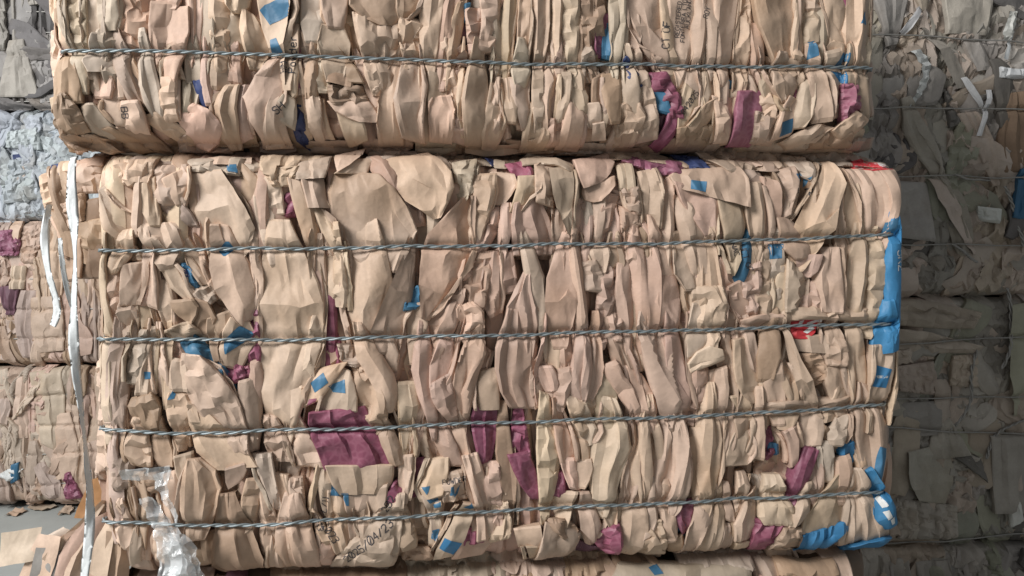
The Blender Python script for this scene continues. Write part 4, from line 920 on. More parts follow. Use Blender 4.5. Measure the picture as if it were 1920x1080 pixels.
UPPER = '''
3 c d|97,-20 88,20 90,38|112,-20 108,20 100,42
3 s k|100,40 100,60 130,95|115,35 120,60 138,95
4 p g|110,-20 112,30 125,60 138,98|125,-20 135,40 150,80 155,98
5 b g|128,-20 135,45 145,85|158,-20 160,50 165,95
5 s g|158,-20 160,50 165,97|190,-20 192,50 188,97
6 f g b|190,-15 190,40 200,60|215,-15 225,30 215,60
5 c g|190,62 188,98|218,62 222,98
4 c p|228,-20 230,50 240,97|280,-20 285,50 285,98
5 f p|292,10 288,45 288,98|322,10 320,45 310,98
6 f p|320,20 312,60 310,98|350,20 355,60 352,99
4 b p|290,-20 295,0 300,15|335,-20 335,5 325,15
4 s p|340,-20 355,40 360,99|378,-20 375,40 375,100
5 s g|382,-20 376,50 378,101|405,-20 400,50 398,101
5 b k|402,-20 400,50 398,101|425,-20 428,50 425,102
6 s y|428,-20 432,15 445,22|468,-20 462,12 450,22
4 p g|428,25 425,60 430,103|450,25 455,60 452,104
5 s k|462,20 455,60 458,105|482,40 505,70 505,106
6 f y r|487,-20 495,40 505,75 530,107|545,-20 550,35 535,60 532,107
6 f k|548,52 532,80 530,108|555,52 558,80 560,109
4 s g|550,-20 555,40 560,75|570,-20 572,40 568,75
5 f g|572,-20 570,50 580,78|605,-20 605,50 600,78
5 s o|562,60 562,90 568,110|575,65 585,85 590,110
6 f k|608,-20 612,30 622,50|648,-20 645,30 638,52
6 f l|612,52 600,80 600,111|640,55 655,80 664,112
3 p d|650,-20 650,50 670,112|665,-20 665,50 676,112
6 f d b|664,-15 662,20 690,40 718,50|740,-15 750,20 745,40 735,50
5 b k|668,30 672,60 680,113|748,45 752,70 752,115
5 f k|750,-20 748,20 755,35|785,-20 780,25 760,35
4 c k|755,35 752,70 758,115|790,40 792,75 790,116
5 s k|795,-20 790,50 795,116|830,-20 820,50 816,117
5 s p|832,-20 822,50 814,117|862,-20 850,50 845,118
5 s k|860,10 845,60 840,118|870,0 862,60 852,118
4 s b|862,15 866,35|877,10 872,38
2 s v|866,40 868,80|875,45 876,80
5 c p|878,25 880,60 885,100|900,20 905,60 900,100
5 b k|900,-20 910,40 900,95|935,-20 930,50 925,95
4 s g|925,20 930,60 925,118|945,20 945,60 942,118
4 c k|875,90 872,118|905,92 910,118
4 s y|955,-20 945,50 945,119|962,-20 962,50 964,119
5 f k|980,-20 975,50 966,119|1000,-20 1002,50 992,120
5 s k|1002,-20 1003,50 998,120|1022,-20 1025,50 1020,120
4 p k|1022,-20 1024,50 1030,120|1050,-20 1045,50 1042,120
5 f k|1045,65 1035,90 1040,121|1055,65 1062,90 1060,121
5 b y|1048,-20 1055,50 1065,121|1080,-20 1080,50 1076,121
3 p d|1080,-20 1080,60 1078,121|1095,-20 1092,65 1092,121
4 c d|1095,-20 1092,50 1095,90 1110,121|1142,-20 1140,50 1125,90 1128,121
5 s m|1125,35 1120,60 1120,102|1142,30 1133,60 1132,104
5 s b|1140,45 1133,70 1135,105|1148,45 1147,70 1143,108
6 s g|1146,-20 1146,60 1145,122|1166,-20 1165,60 1162,122
5 f k|1180,15 1168,60 1165,123|1190,30 1198,60 1190,123
5 f k|1170,-20 1185,40 1205,80 1240,124|1240,-20 1240,50 1245,90 1265,124
6 f l|1238,-20 1242,50 1250,95|1252,-20 1252,50 1258,100
5 f k|1252,-20 1253,50 1265,124|1310,-20 1298,60 1287,125
5 s k|1310,-20 1298,60 1290,125|1320,-20 1315,60 1324,125
5 p k|1315,-20 1320,60 1328,125|1338,-20 1338,60 1336,125
6 f k|1338,-20 1338,60 1336,126|1380,-20 1370,60 1366,126
4 b k|1385,-20 1382,40 1370,80 1370,126|1400,-20 1402,40 1402,80 1402,126
5 s p|1402,40 1402,70 1405,126|1412,50 1425,80 1432,126
6 f k|1410,-20 1415,40 1435,80 1445,118|1490,-20 1490,50 1488,80 1485,118
4 c k|1440,110 1445,128|1500,112 1505,128
4 p k|1490,-20 1488,60 1490,128|1508,-20 1505,60 1506,128
5 b l|1512,20 1508,60 1508,126|1530,20 1528,60 1528,126
4 c k|1508,-20 1512,20|1540,-20 1535,20
4 s g|1528,20 1530,60 1532,126|1545,15 1550,60 1548,126
5 f k|1540,-20 1550,40 1560,80|1575,-20 1580,40 1580,90
4 s m|1572,-20 1576,28|1585,-20 1582,30
4 c k|1545,70 1548,100|1575,85 1575,105
6 f y|1545,105 1540,130|1575,95 1585,130
5 s k|1585,-20 1582,50 1582,128|1615,-20 1612,40 1602,129
5 s l|1615,-20 1618,50 1605,129|1630,-20 1628,60 1614,129
4 b g|1630,-20 1628,60 1614,130|1648,-20 1645,60 1630,130
5 s d|115,110 95,165 80,195|132,105 150,165 152,190
5 c d|110,180 84,215 82,245|120,180 145,205 155,240
5 s g|140,104 130,140 155,172|165,104 165,145 160,172
6 f g b|165,104 162,130 178,138|222,105 222,130 215,138
4 s l|164,132 170,160 178,172|176,135 182,155 180,172
5 f p|200,140 178,165 185,180|205,142 210,165 205,180
5 s k|208,138 208,170 215,182|225,138 232,165 230,182
5 f k|200,185 198,200 225,235|215,182 225,200 232,230
6 b k|235,195 230,215 232,242|258,195 268,215 268,244
5 s g|160,200 152,230 165,250|175,200 195,225 215,248
4 p o|225,106 230,150 245,190|240,106 258,150 275,195
4 s p|245,106 255,150 270,190|265,107 272,150 278,190
6 s g|270,107 268,165 282,205 295,218|292,107 296,165 302,200 300,218
4 c y|295,108 302,140|335,108 342,145
6 b k|308,150 305,185 315,225|330,150 328,185 330,222
5 b k|268,218 290,235 335,262|290,215 330,235 347,260
5 s d|225,242 240,265|270,245 290,270
4 p d|85,245 130,262 180,277|95,240 160,250 230,272
4 s d|160,245 200,262 240,276|200,240 240,255 270,272
4 p g|345,150 345,180 340,210|368,150 368,180 355,215
4 p g|342,108 348,150|375,108 378,155
5 s n|370,157 378,185 385,200|380,157 388,180 390,200
6 b p|370,200 338,220 340,240 360,265|385,210 412,230 405,250 370,270
5 s p|385,110 382,150 395,195|400,110 405,150 408,195
5 s k|400,108 400,140 405,165|430,109 432,140 425,165
6 s k|430,165 402,200 410,240 425,270|445,165 438,200 442,230 435,268
4 b p|430,109 432,150|455,110 450,155
5 s p|448,165 440,210 450,255|465,165 458,210 462,250
6 f k l|520,116 470,160 458,190 470,230 492,265|530,116 530,170 520,210 500,265
6 s k|518,185 500,230 495,268|528,185 525,220 535,265
5 f l|530,112 530,150 545,190|560,112 558,150 552,175
4 s m|560,112 560,150 566,170|572,113 574,140 568,170
6 f g|540,183 515,210 530,225|548,190 552,215 545,235
2 c n|545,200 555,255|560,195 568,268
5 s k|575,113 575,150 580,180|598,114 595,150 590,180
4 p k|575,180 580,220 595,260|595,185 600,220 612,264
5 b g|598,114 598,150 605,170|615,115 612,150 610,170
5 f d|615,118 618,140 640,150|660,120 672,140 675,155
6 f d b|618,140 620,158|658,145 655,165
5 c d|622,165 625,195|675,165 690,198
6 f k b|625,195 640,215 680,230|690,195 705,215 700,230
6 f l|638,210 645,240 655,264|668,215 680,240 680,255
4 s k|668,122 690,170 705,205|680,120 705,165 712,205
6 f k|680,116 690,150 705,175|715,117 715,145 708,175
5 f k|715,117 722,135 725,145|742,117 738,135 730,145
5 s k|745,125 720,170 712,220 715,262|748,125 742,180 748,220 750,260
6 f k|758,117 750,165 742,195 755,240 760,252|780,118 790,165 785,210 778,250 785,258
4 p k|790,120 792,170 790,210 800,260|800,120 805,180 808,220 810,255
5 f l|800,118 808,150 808,185|832,118 832,150 830,182
6 s p|808,188 810,220 812,256|838,185 848,215 842,260
5 b k|832,119 838,170 852,220|848,120 855,170 862,215
8 f p lrb|868,103 842,122|873,106 875,128
4 c p|855,125 860,160 868,190|875,125 872,160 870,190
6 s k|880,122 870,180 872,220 880,262|905,122 912,180 915,215 900,262
5 c p|852,222 848,255|868,222 875,262
4 c k|912,124 925,165 920,200 908,245|930,124 930,170 935,210 930,264
5 s k|925,160 918,200 908,245 915,268|935,160 940,200 942,240 930,270
5 f k|942,150 942,190 955,225|950,150 968,195 960,228
6 f g|962,122 960,145 970,160|992,122 992,145 980,160
5 s k|960,150 965,190 985,238|990,150 985,190 988,235
5 b y|998,122 1000,180 1010,245|1022,123 1020,180 1015,245
5 s k|1000,195 988,235 988,268|1005,195 1012,240 1010,270
4 p k|1022,123 1020,180 1022,255|1036,123 1034,180 1032,255
5 f p|1038,124 1038,170 1036,210|1050,124 1050,170 1048,205
6 f y|1052,140 1050,190 1045,228|1062,143 1066,170 1055,222
5 s y|1065,124 1070,150 1080,172|1090,124 1092,150 1088,172
6 f y|1070,172 1070,185 1085,205|1092,172 1098,185 1092,210
6 s p|1070,195 1060,235 1055,270|1085,210 1092,240 1090,270
5 c k|988,245 988,272|1030,240 1030,270
5 c p|1035,228 1030,265|1052,226 1052,265
6 f y|1098,200 1098,220 1110,235|1115,200 1122,220 1120,235
7 f k lrb|1110,238 1112,262|1130,235 1138,262
5 f d|1115,150 1112,180 1115,205|1130,140 1130,180 1130,205
6 f d|1132,145 1130,190 1150,228|1160,140 1158,190 1155,228
4 c o|1092,128 1095,150|1120,128 1125,150
6 f y|1120,205 1125,230|1138,208 1130,235
6 f l|1165,126 1165,165 1160,200|1180,130 1195,180 1190,215
6 c n|1174,132 1177,152 1190,160|1184,130 1193,148 1195,163
5 c k|1162,195 1160,235 1165,266|1190,200 1205,225 1190,264
6 b k|1188,126 1200,170 1205,210 1205,260|1200,126 1215,170 1225,215 1230,255
6 c m|1215,140 1215,160 1240,185 1258,220|1240,142 1255,165 1268,195 1270,220
5 s m|1255,210 1250,245 1235,267|1272,225 1270,245 1250,270
6 f b|1228,175 1228,205|1240,180 1252,212
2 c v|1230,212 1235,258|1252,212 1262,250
5 s k|1240,126 1250,150 1270,175|1275,126 1278,150 1278,180
6 f y b|1285,165 1272,215 1275,245|1305,185 1315,200 1285,240
5 f k|1285,126 1282,160 1300,185|1312,127 1318,165 1312,190
5 s l|1312,127 1318,170 1315,210|1335,128 1338,170 1328,205
6 f k|1320,200 1290,235 1285,252|1338,185 1335,220 1300,250
5 s k|1338,128 1342,160 1348,195|1362,128 1360,160 1355,190
6 b k|1338,185 1345,220 1350,262|1350,190 1365,225 1365,260
5 c d|1275,245 1280,265|1335,235 1340,266
4 s b|1365,155 1362,172|1387,158 1385,172
4 s l|1363,172 1364,181|1388,172 1385,179
4 s k|1370,128 1385,155 1400,172|1410,128 1410,155 1415,175
6 f M|1385,178 1378,215 1380,266|1420,175 1422,205 1415,266
4 s k|1350,185 1352,220 1370,262|1375,180 1378,220 1375,262
5 f y|1412,130 1425,165 1440,200|1440,130 1440,160 1450,190
7 f k|1445,133 1440,160 1465,190|1480,130 1490,165 1475,185
6 b y|1442,170 1450,195 1462,208|1452,172 1462,195 1470,205
5 c k|1425,165 1425,200 1430,235|1432,165 1445,200 1450,220
5 c k|1418,215 1420,262|1455,222 1455,264
6 s k|1480,185 1460,215 1455,260|1495,195 1488,225 1482,248
4 s m|1485,172 1482,190|1497,168 1493,195
5 c y|1482,132 1490,150|1505,132 1502,152
7 f k|1508,131 1515,170 1525,228|1535,131 1542,170 1547,225
6 f l|1505,150 1495,195 1485,240|1515,160 1518,200 1500,235
5 c y|1540,132 1545,180 1550,225|1560,132 1575,185 1570,215
6 c M|1578,165 1573,195 1580,225|1600,165 1608,190 1600,220
6 f l|1582,131 1582,160|1602,131 1600,160
5 s l|1605,131 1608,170 1620,215|1620,131 1630,165 1634,215
6 s k|1535,235 1500,250 1480,265|1555,240 1520,258 1490,272
7 b k|1600,215 1575,235 1565,247|1622,225 1600,247 1575,255
5 c d|1535,250 1540,270|1590,250 1600,270
'''
# flat prints: colour | left edge | right edge
LOWER_PRINT = '''
b|418,308 428,322|440,306 446,324
b|424,453 408,470 420,480|430,453 440,468 424,480
b|450,611 432,628 420,637 424,663|455,611 478,625 472,632 426,663
b|1293,338 1291,355|1322,341 1319,361
b|1440,458 1441,486|1464,457 1462,484
b|1496,325 1498,340|1508,322 1512,338
b|1515,335 1513,350|1524,330 1518,346
b|273,696 274,710|286,696 285,709
b|325,732 317,748|331,738 329,746
b|607,697 583,717|617,715 591,735
b|617,722 625,734|647,710 649,735
b|623,905 620,927|629,912 640,928
b|640,922 650,945|654,922 655,946
B|833,1001 823,1022|866,1014 850,1041
b|810,990 808,1008|824,988 818,1011
b|790,912 800,925|806,908 803,920
b|845,908 843,926|850,906 852,924
b|852,922 850,928|862,905 858,924
b|800,935 806,942|820,930 822,938
b|812,945 814,951|826,938 826,948
b|868,946 880,952|884,940 888,950
B|1635,683 1626,722|1662,690 1652,725
b|1638,832 1628,905|1655,838 1645,898
r|1625,296 1612,313 1640,320|1648,290 1662,305 1684,316
w|1616,308 1640,317|1624,306 1650,314
w|1655,303 1660,312|1664,303 1682,314
w|1500,602 1498,610|1508,600 1506,608
w|1515,606 1520,611|1535,598 1538,602
w|1505,622 1512,625|1525,612 1530,616
w|1632,930 1640,945|1640,925 1648,938
w|1640,952 1648,966|1648,946 1656,960
w|1652,966 1658,976|1660,960 1665,974
b|1655,418 1652,437|1672,408 1668,434
w|1634,702 1636,707|1655,702 1654,706
b|588,880 586,884|594,878 592,882
n|345,505 350,520|350,505 356,518
m|580,748 575,762|595,745 590,762
'''
UPPER_PRINT = '''
b|498,12 510,48|543,-2 548,35
b|488,22 508,50|498,12 511,47
b|508,78 510,103|520,75 532,101
b|1510,82 1508,115|1520,80 1527,108
b|1578,100 1560,127|1587,103 1585,129
B|1552,136 1578,160|1582,136 1581,160
b|1615,25 1606,48|1618,25 1622,48
b|1460,232 1462,257|1483,223 1485,248
'''
LOWER_TEXT = [('SRZ', (1668, 470), -85, 16), ('UCT OF', (1383, 462), -72, 11), ('NAC', (1366, 458), -72, 10), ('2025/04/23', (652, 1056), 42, 14), ('11/2/23', (606, 928), -100, 12), ('202', (726, 958), 60, 13),
  ('POWDER', (830, 905), 8, 9), ('2023', (603, 982), -55, 13), ('dip', (1492, 362), 0, 14)]
UPPER_TEXT = [('CT OF', (1250, 94), 88, 13), ('REGISTERED TRADE', (1271, 72), 88, 8), ('FONTERRA LTD. 3', (1281, 81), 88, 8), ('AUCKLAND, NEW', (1291, 55), 88, 8), ('Powder', (556, 140), 88, 14), ('WM', (540, 140), 88, 13),
  ('SH', (521, 218), 42, 14), ('BB', (229, 203), -90, 13), ('ROY', (1320, 40), 75, 9), ('042025', (1278, 218), 55, 10)]
# ------------------------------------------------------------------ the place
def pxbox(pl, x0, x1, ytop, ybot):
    m = (ytop+ybot)/2
    return (pl.uw(x0, m)[0], pl.uw(x1, m)[0], pl.uw(960, ybot)[1], pl.uw(960, ytop)[1])
pts = lambda q: [tuple(float(v) for v in p.split(',')) for p in q.split()]
# concrete floor
m, nt, N, L, B = new_mat('concrete')
tc = nd(N, 'ShaderNodeTexCoord'); n1 = nd(N, 'ShaderNodeTexNoise'); n1.inputs['Scale'].default_value = 1.7; n1.inputs['Detail'].default_value = 8; n1.inputs['Roughness'].default_value = 0.65
L.new(tc.outputs['Object'], n1.inputs['Vector']); cr = nd(N, 'ShaderNodeMix', data_type='RGBA'); cr.inputs['A'].default_value = (.24, .25, .235, 1); cr.inputs['B'].default_value = (.46, .475, .455, 1)
L.new(n1.outputs[0], cr.inputs['Factor']); L.new(cr.outputs['Result'], B.inputs['Base Color']); B.inputs['Roughness'].default_value = 0.75
bp = nd(N, 'ShaderNodeBump'); bp.inputs['Strength'].default_value = .3; bp.inputs['Distance'].default_value = .01; L.new(n1.outputs[0], bp.inputs['Height']); L.new(bp.outputs[0], B.inputs['Normal'])
fv = np.array([[-9, -3, 0], [9, -3, 0], [9, 12, 0], [-9, 12, 0]], float)
tag(obj('floor', mesh_from('floor', fv, np.array([[0, 1, 2, 3]]), fv[:, :2]), m), kind='structure')

FRONT = Plane(2.0, 6.5)
LR = [[(206, 470), (700, 464), (1000, 459), (1300, 455), (1656, 441)], [(206, 636), (500, 637), (900, 628), (1300, 618), (1650, 606)], [(208, 804), (300, 812), (700, 800), (1200, 781), (1400, 774), (1640, 758)], [(214, 975), (300, 981), (420, 982), (900, 957), (1300, 937), (1632, 919)]]
UR = [[(140, 97), (500, 104), (870, 119), (1250, 125), (1616, 130)]]
lower = Bale('paper_bale', 'bale of creased brown paper bags tied by four twisted wires, below the dark gap', 'bale', FRONT, pxbox(FRONT, 174, 1690, 288, 1064), ropes=LR, seed=11)
upper = Bale('paper_bale', 'bale of creased brown paper bags cut by the top of the photo, one twisted wire', 'bale', FRONT, pxbox(FRONT, 82, 1652, -480, 270), ropes=UR, seed=12)
for b, dat, prints, texts, reg, cnt in ((lower, LOWER, LOWER_PRINT, LOWER_TEXT, (lower.u0, lower.u1, lower.w0, lower.w1), 0), (upper, UPPER, UPPER_PRINT, UPPER_TEXT, (upper.u0, upper.u1, upper.w0, FRONT.uw(960, -210)[1]), 100)):
    rows = parse(dat)
    for la, st, co, fr, l, r in rows:
        b.piece(l, r, la, st, co, fr, 'printed_bag' if co in 'mMbBnrw' else 'paper_flap' if fr else 'paper_bag')
        # plies of the same bag showing as thin edges beside it
        ht = abs(l[-1][1]-l[0][1]); wd = max(abs(p[0]-q[0]) for p, q in zip(l, r[:len(l)]))
        if ht > 34 and ht > 1.1*wd and b.rng.random() < .75 and co not in 'mMbBnrwv':
            E = l if b.rng.random() < .5 else r; sg = -1 if E is l else 1; o0 = b.rng.uniform(2, 7); w_ = b.rng.uniform(4, 9)
            k0 = b.rng.uniform(-3, 3); A = [(x+sg*o0+(k0 if i == 0 else 0), y+b.rng.uniform(-6, 6)) for i, (x, y) in enumerate(E)]; C = [(x+sg*w_+b.rng.uniform(-2, 2), y) for x, y in A]
            if sg < 0: A, C = C, A
            b.piece(A, C, la+b.rng.uniform(-1.2, .8), 's', co if co in 'kpyg' else 'k', '', 'paper_ply', grow=0.001)
    for i in range(17):                              # flattened sheets lying along the seam between the two bales
        x = 120+i*92+b.rng.uniform(-25, 25); w_ = b.rng.uniform(60, 150); y = (256 if cnt else 290)+b.rng.uniform(-6, 8); y2 = b.rng.uniform(-7, 7)
        b.piece([(x, y), (x+w_*.5, y+y2), (x+w_, y+b.rng.uniform(-6, 6))], [(x, y+14), (x+w_*.5, y+y2+b.rng.uniform(12, 24)), (x+w_, y+14)], b.rng.uniform(1, 4.5) if cnt else b.rng.uniform(-4, 2), b.rng.choice(list('spcf')), b.rng.choice(list('ddokg' if cnt else 'kopgd')), b.rng.choice(['', 'b', 'rb']), 'crushed_sheet', grow=.003)
    b.fill(reg, cnt or 45, lens=(.12, .30) if not cnt else (.10, .24), wid=(.04, .085), layer=(-1.2, 1.5))
    nu, nw = 11, 4 if not cnt else 5                 # pleated paper packed behind everything
    for i in range(nu):
        for j in range(nw):
            du = (reg[1]-reg[0])/nu; dw = (reg[3]-reg[2])/nw; cu = reg[0]+(i+.5)*du+b.rng.uniform(-.02, .02); cw = reg[2]+(j+.5)*dw+b.rng.uniform(-.03, .03)
            x = np.array([-.62, -.58, -.6])*du+b.rng.uniform(-.015, .015, 3); z = np.array([.6, 0, -.6])*dw
            b.piece(np.stack([cu+x, np.clip(cw+z, b.w0-.01, b.w1+.01)], 1), np.stack([cu-x, np.clip(cw+z, b.w0-.01, b.w1+.01)], 1), b.rng.uniform(-2.2, -.9), b.rng.choice(list('pppc')), b.rng.choice(list('kppyo')), '', 'paper_fold', px=False)
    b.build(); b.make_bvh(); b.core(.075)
    for ln in prints.strip().splitlines():
        c, l, r = ln.split('|'); b.decal(pts(l), pts(r), c)
    for tx, p, an, h in texts: b.text(tx, p, an, h, 'whiteink' if tx == 'SRZ' else 'ink')
    for r in b.ropepx: b.tie(r)

# the bale they stand on, only its top edge in view
bb = pxbox(FRONT, 196, 1668, 1074, 1200); bb = (bb[0], bb[1], 0.01, bb[3])
under = Bale('paper_bale', 'lowest bale whose top edge shows along the bottom of the photo', 'bale', FRONT, bb, seed=13, cell=.007)
under.fill((bb[0], bb[1], bb[3]-.22, bb[3]), 60, lens=(.1, .2), wid=(.05, .11), layer=(-1, 3), tilt=25, cols='kopdgv')
under.fill((bb[0], bb[1], 0.02, bb[3]-.18), 60, lens=(.2, .4), wid=(.08, .14), layer=(-1, 3), tilt=12)
for la, st, co, fr, l, r in parse('''
5 f g|1170,1076 1250,1074 1330,1074 1410,1072|1150,1090 1250,1090 1330,1090 1410,1090
4 c g|1290,1054 1350,1052 1420,1056|1290,1068 1350,1066 1420,1070
4 c o|930,1030 1000,1045 1070,1060|930,1085 1000,1090 1070,1090
4 c d|1070,1050 1150,1062|1070,1090 1150,1090
4 c x|560,1062 640,1068 760,1066|560,1090 640,1090 760,1090
4 c g|760,1050 860,1062 950,1060|760,1090 860,1090 950,1090
5 s d|1470,1060 1520,1070 1570,1062|1470,1090 1520,1092 1570,1090
5 f o|1560,1050 1572,1085|1600,1045 1590,1090
'''): under.piece(l, r, la, st, co, fr)
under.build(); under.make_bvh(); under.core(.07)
under.decal([(1222, 1072), (1230, 1082)], [(1240, 1068), (1248, 1080)], 'b')

# ------------------------------------------------------------------ the dark bales behind on the right
BACK = Plane(3.5, 4.0)
def back_bale(label, y0, y1, seed, data, wires, cnt, twists=()):
    b = Bale('board_bale', label, 'bale', BACK, pxbox(BACK, 1440, 2240, y0, y1), thick=1.2, ropes=wires, seed=seed, cell=.010, mat='card', R=(.05, .05), group='dark bales behind on the right')
    u0 = b.u0+.03; u1 = b.u1-.03
    for i in range(14):
        for j in range(3):
            cu = u0+(i+.5)*(u1-u0)/14; dw = (b.w1-b.w0)/3; cw = b.w0+(j+.5)*dw; x = np.array([-.09, -.085, -.09]); z = np.array([.6, 0, -.6])*dw
            b.piece(np.stack([cu+x, np.clip(cw+z, b.w0, b.w1)], 1), np.stack([cu-x, np.clip(cw+z, b.w0, b.w1)], 1), b.rng.uniform(-2, -1), 'c', b.rng.choice(list('qQu')), '', 'board_fold', px=False)
    b.fill((u0, u1, b.w0, b.w1), cnt, lens=(.12, .42), wid=(.06, .16), layer=(-.5, 4), tilt=38, cols='qqQuuze', styles='sfffc', name='board_sheet')
    for la, st, co, fr, l, r in parse(data): b.piece(l, r, la, st, co, fr, 'plastic_scrap' if co == 'w' else 'board_sheet')
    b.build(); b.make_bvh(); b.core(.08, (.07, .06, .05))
    for w in wires: b.tie(w, r=.0034, mat='dullwire', plain=True)
    for tw in twists:                                  # twisted wire tails at the knots
        P = BACK.arr(tw); P = resample(P, 60); C = np.stack([P[:, 0]-b.uc, np.full(60, -b.thick/2-.012)+wob(np.linspace(0, 1, 60), b.rng, .012, 4), P[:, 1]-b.w0], 1)
        q = np.linspace(0, 1, 60)*26; o = None
        for k in range(2):
            H = C+.0042*np.stack([np.cos(q+k*np.pi), np.sin(q+k*np.pi), 0*q], 1); V, F = tube(H, .0042, 6, up=(.3, 1, .2))
            o2 = obj('wire_tail' if o is None else 'strand', mesh_from('wire_tail', V, F), M['dullwire'], b.root if o is None else o); o = o or o2
    return b
back_bale('dark grey bale with torn white film strips, upper right behind the stack', -240, 558, 31, '''
6 f w lrb|1718,16 1700,40 1685,60|1724,24 1712,48 1696,66
6 c w lrb|1705,100 1728,130 1715,170 1702,200|1725,95 1742,125 1732,165 1708,202
6 f w lrb|1800,150 1815,175 1836,200|1808,148 1832,178 1843,202
6 f w lrb|1846,172 1842,210 1826,255|1855,172 1851,210 1835,256
6 c w lrb|1890,25 1876,60 1880,76|1904,25 1898,60 1890,76
6 f w lrb|1886,80 1874,112|1896,80 1886,113
6 c w|1836,390 1840,412|1868,395 1868,416
6 c w|1875,130 1900,135 1930,132|1875,142 1900,145 1930,142
5 s b|1915,320 1905,360 1900,405|1935,315 1930,360 1918,410
5 f u lr|1738,338 1768,400 1800,455|1778,338 1802,395 1832,458
5 f q lr|1728,75 1768,120 1790,165|1762,70 1802,115 1812,160
4 s x|1880,205 1875,260 1890,320|1930,200 1935,260 1935,320
4 c z|1775,200 1785,235|1790,195 1800,230
5 s q|1690,205 1700,260 1740,330|1720,205 1740,260 1775,320
5 f Q|1640,0 1650,70|1700,0 1690,60
5 f q|1770,0 1780,60|1860,0 1850,62
4 s u|1800,215 1830,270 1850,330|1830,210 1860,270 1875,325
4 f Q|1660,340 1665,440|1735,345 1750,450
''', [[(1600, 64), (1700, 66), (1920, 80), (2000, 82)], [(1600, 203), (1760, 203), (1920, 206), (2000, 207)], [(1600, 332), (1790, 329), (1860, 334), (2000, 330)], [(1600, 460), (1780, 458), (2000, 462)]], 92,
 [[(1788, 328), (1810, 338), (1858, 338)], [(1785, 458), (1800, 468), (1824, 492)], [(1878, 350), (1900, 400), (1918, 462)]])
back_bale('dark brown bale with knotted wire tails, lower right behind the stack', 562, 1044, 32, '''
5 s u|1650,560 1740,566 1840,590|1650,602 1740,612 1820,612
5 s u|1650,618 1720,622 1830,640|1650,650 1720,660 1800,665
5 f e lr|1892,575 1886,660 1880,745|1935,570 1935,660 1935,750
4 c u|1790,670 1785,720|1830,665 1835,725
5 f q lr|1700,850 1695,890 1720,935|1770,835 1792,880 1772,945
5 f Q|1860,820 1862,900 1868,960|1935,815 1935,900 1935,960
5 c u|1680,690 1690,730|1750,680 1755,740
3 s z|1795,860 1850,900|1850,850 1860,920
4 f Q|1690,760 1700,820|1760,755 1760,810
5 f q|1745,800 1740,860|1800,790 1815,850
4 s w|1895,950 1900,985|1912,940 1915,975
4 c q|1690,940 1690,1010|1790,950 1790,1010
''', [[(1600, 652), (1760, 640), (1890, 632), (2000, 630)], [(1600, 750), (1820, 745), (2000, 741)], [(1600, 798), (1850, 812), (2000, 814)], [(1600, 1030), (1800, 1012), (2000, 996)]], 84,  # the z row above is the shade of a void, painted as a sheet
 [[(1830, 650), (1815, 695), (1819, 745), (1800, 780), (1780, 805)], [(1889, 540), (1895, 632), (1872, 690)], [(1920, 785), (1868, 810), (1845, 858)]])
back_bale('dark brown bale at the very bottom right, under the bale with knotted wire tails', 1048, 1236, 33, '''
4 s q|1660,1050 1665,1100|1700,1050 1705,1100
4 s Q|1720,1055 1725,1100|1780,1055 1790,1100
''', [], 46)

# ------------------------------------------------------------------ the stack farther back on the left
FAR = Plane(5.5, 0.0)
def far_bale(label, y0, y1, seed, cols, data, wires, name='paper_bale', cnt=74, styles='sspcf', mat='paper', tilt=12):
    b = Bale(name, label, 'bale', FAR, pxbox(FAR, -330, 330, y0, y1), thick=1.1, ropes=wires, seed=seed, cell=.013, mat=mat, R=(.06, .06), group='bales of the stack behind on the left', tone=(.9, .92, .95))
    u0 = b.u0+.03; u1 = b.u1-.03; piece_name = 'film_bag' if 'W' in cols else 'paper_bag'
    for i in range(14):
        for j in range(2):
            cu = u0+(i+.5)*(u1-u0)/14; dw = (b.w1-b.w0)/2; cw = b.w0+(j+.5)*dw; x = np.array([-.10, -.095, -.10]); z = np.array([.58, 0, -.58])*dw
            b.piece(np.stack([cu+x, np.clip(cw+z, b.w0, b.w1)], 1), np.stack([cu-x, np.clip(cw+z, b.w0, b.w1)], 1), b.rng.uniform(-2, -1), b.rng.choice(list('pc')), b.rng.choice(list(cols)), '', 'paper_fold', px=False)
    b.fill((u0, u1, b.w0, b.w1), cnt, lens=(.18, .5), wid=(.07, .17), layer=(-.5, 5), tilt=tilt, cols=cols, styles=styles, name=piece_name)
    for la, st, co, fr, l, r in parse(data): b.piece(l, r, la, st, co, fr, piece_name)
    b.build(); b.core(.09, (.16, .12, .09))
    for w in wires: b.tie(w, r=.0042, mat='dullwire', plain=True)
    return b
far_bale('brown paper bale standing on the floor at the left edge', 690, 946, 41, 'kkopkdg', '''
6 s b|24,872 22,905|36,868 34,898
5 f g|60,700 70,760 80,830|110,690 120,760 115,850
5 s l|55,730 40,760 20,790|95,690 70,735 40,775
5 f k|85,800 100,850 120,900|150,790 150,850 135,900
6 c m|118,905 125,935|150,900 155,930
6 s w|0,890 20,900|18,880 40,880
''', [[(-200, 750), (0, 746), (180, 738), (300, 736)], [(-200, 806), (0, 801), (300, 793)], [(-200, 866), (0, 858), (180, 847), (300, 842)], [(-200, 920), (0, 914), (180, 906), (300, 902)]])
far_bale('brown and mauve paper bale, second from the floor at the left edge', 418, 684, 42, 'kkpood', '''
6 c M|-5,435 -5,465 8,478|22,432 38,452 30,478
5 s v|0,540 5,580|35,535 35,580
5 f k|60,560 60,620 68,660|110,555 118,600 118,655
5 s l|25,500 22,540|45,500 42,540
''', [[(-200, 476), (0, 472), (300, 468)], [(-200, 528), (0, 524), (300, 518)], [(-200, 586), (0, 583), (300, 577)], [(-200, 640), (0, 637), (300, 630)]])
PAL['W'] = (.47, .49, .495); PAL['V'] = (.38, .40, .41)
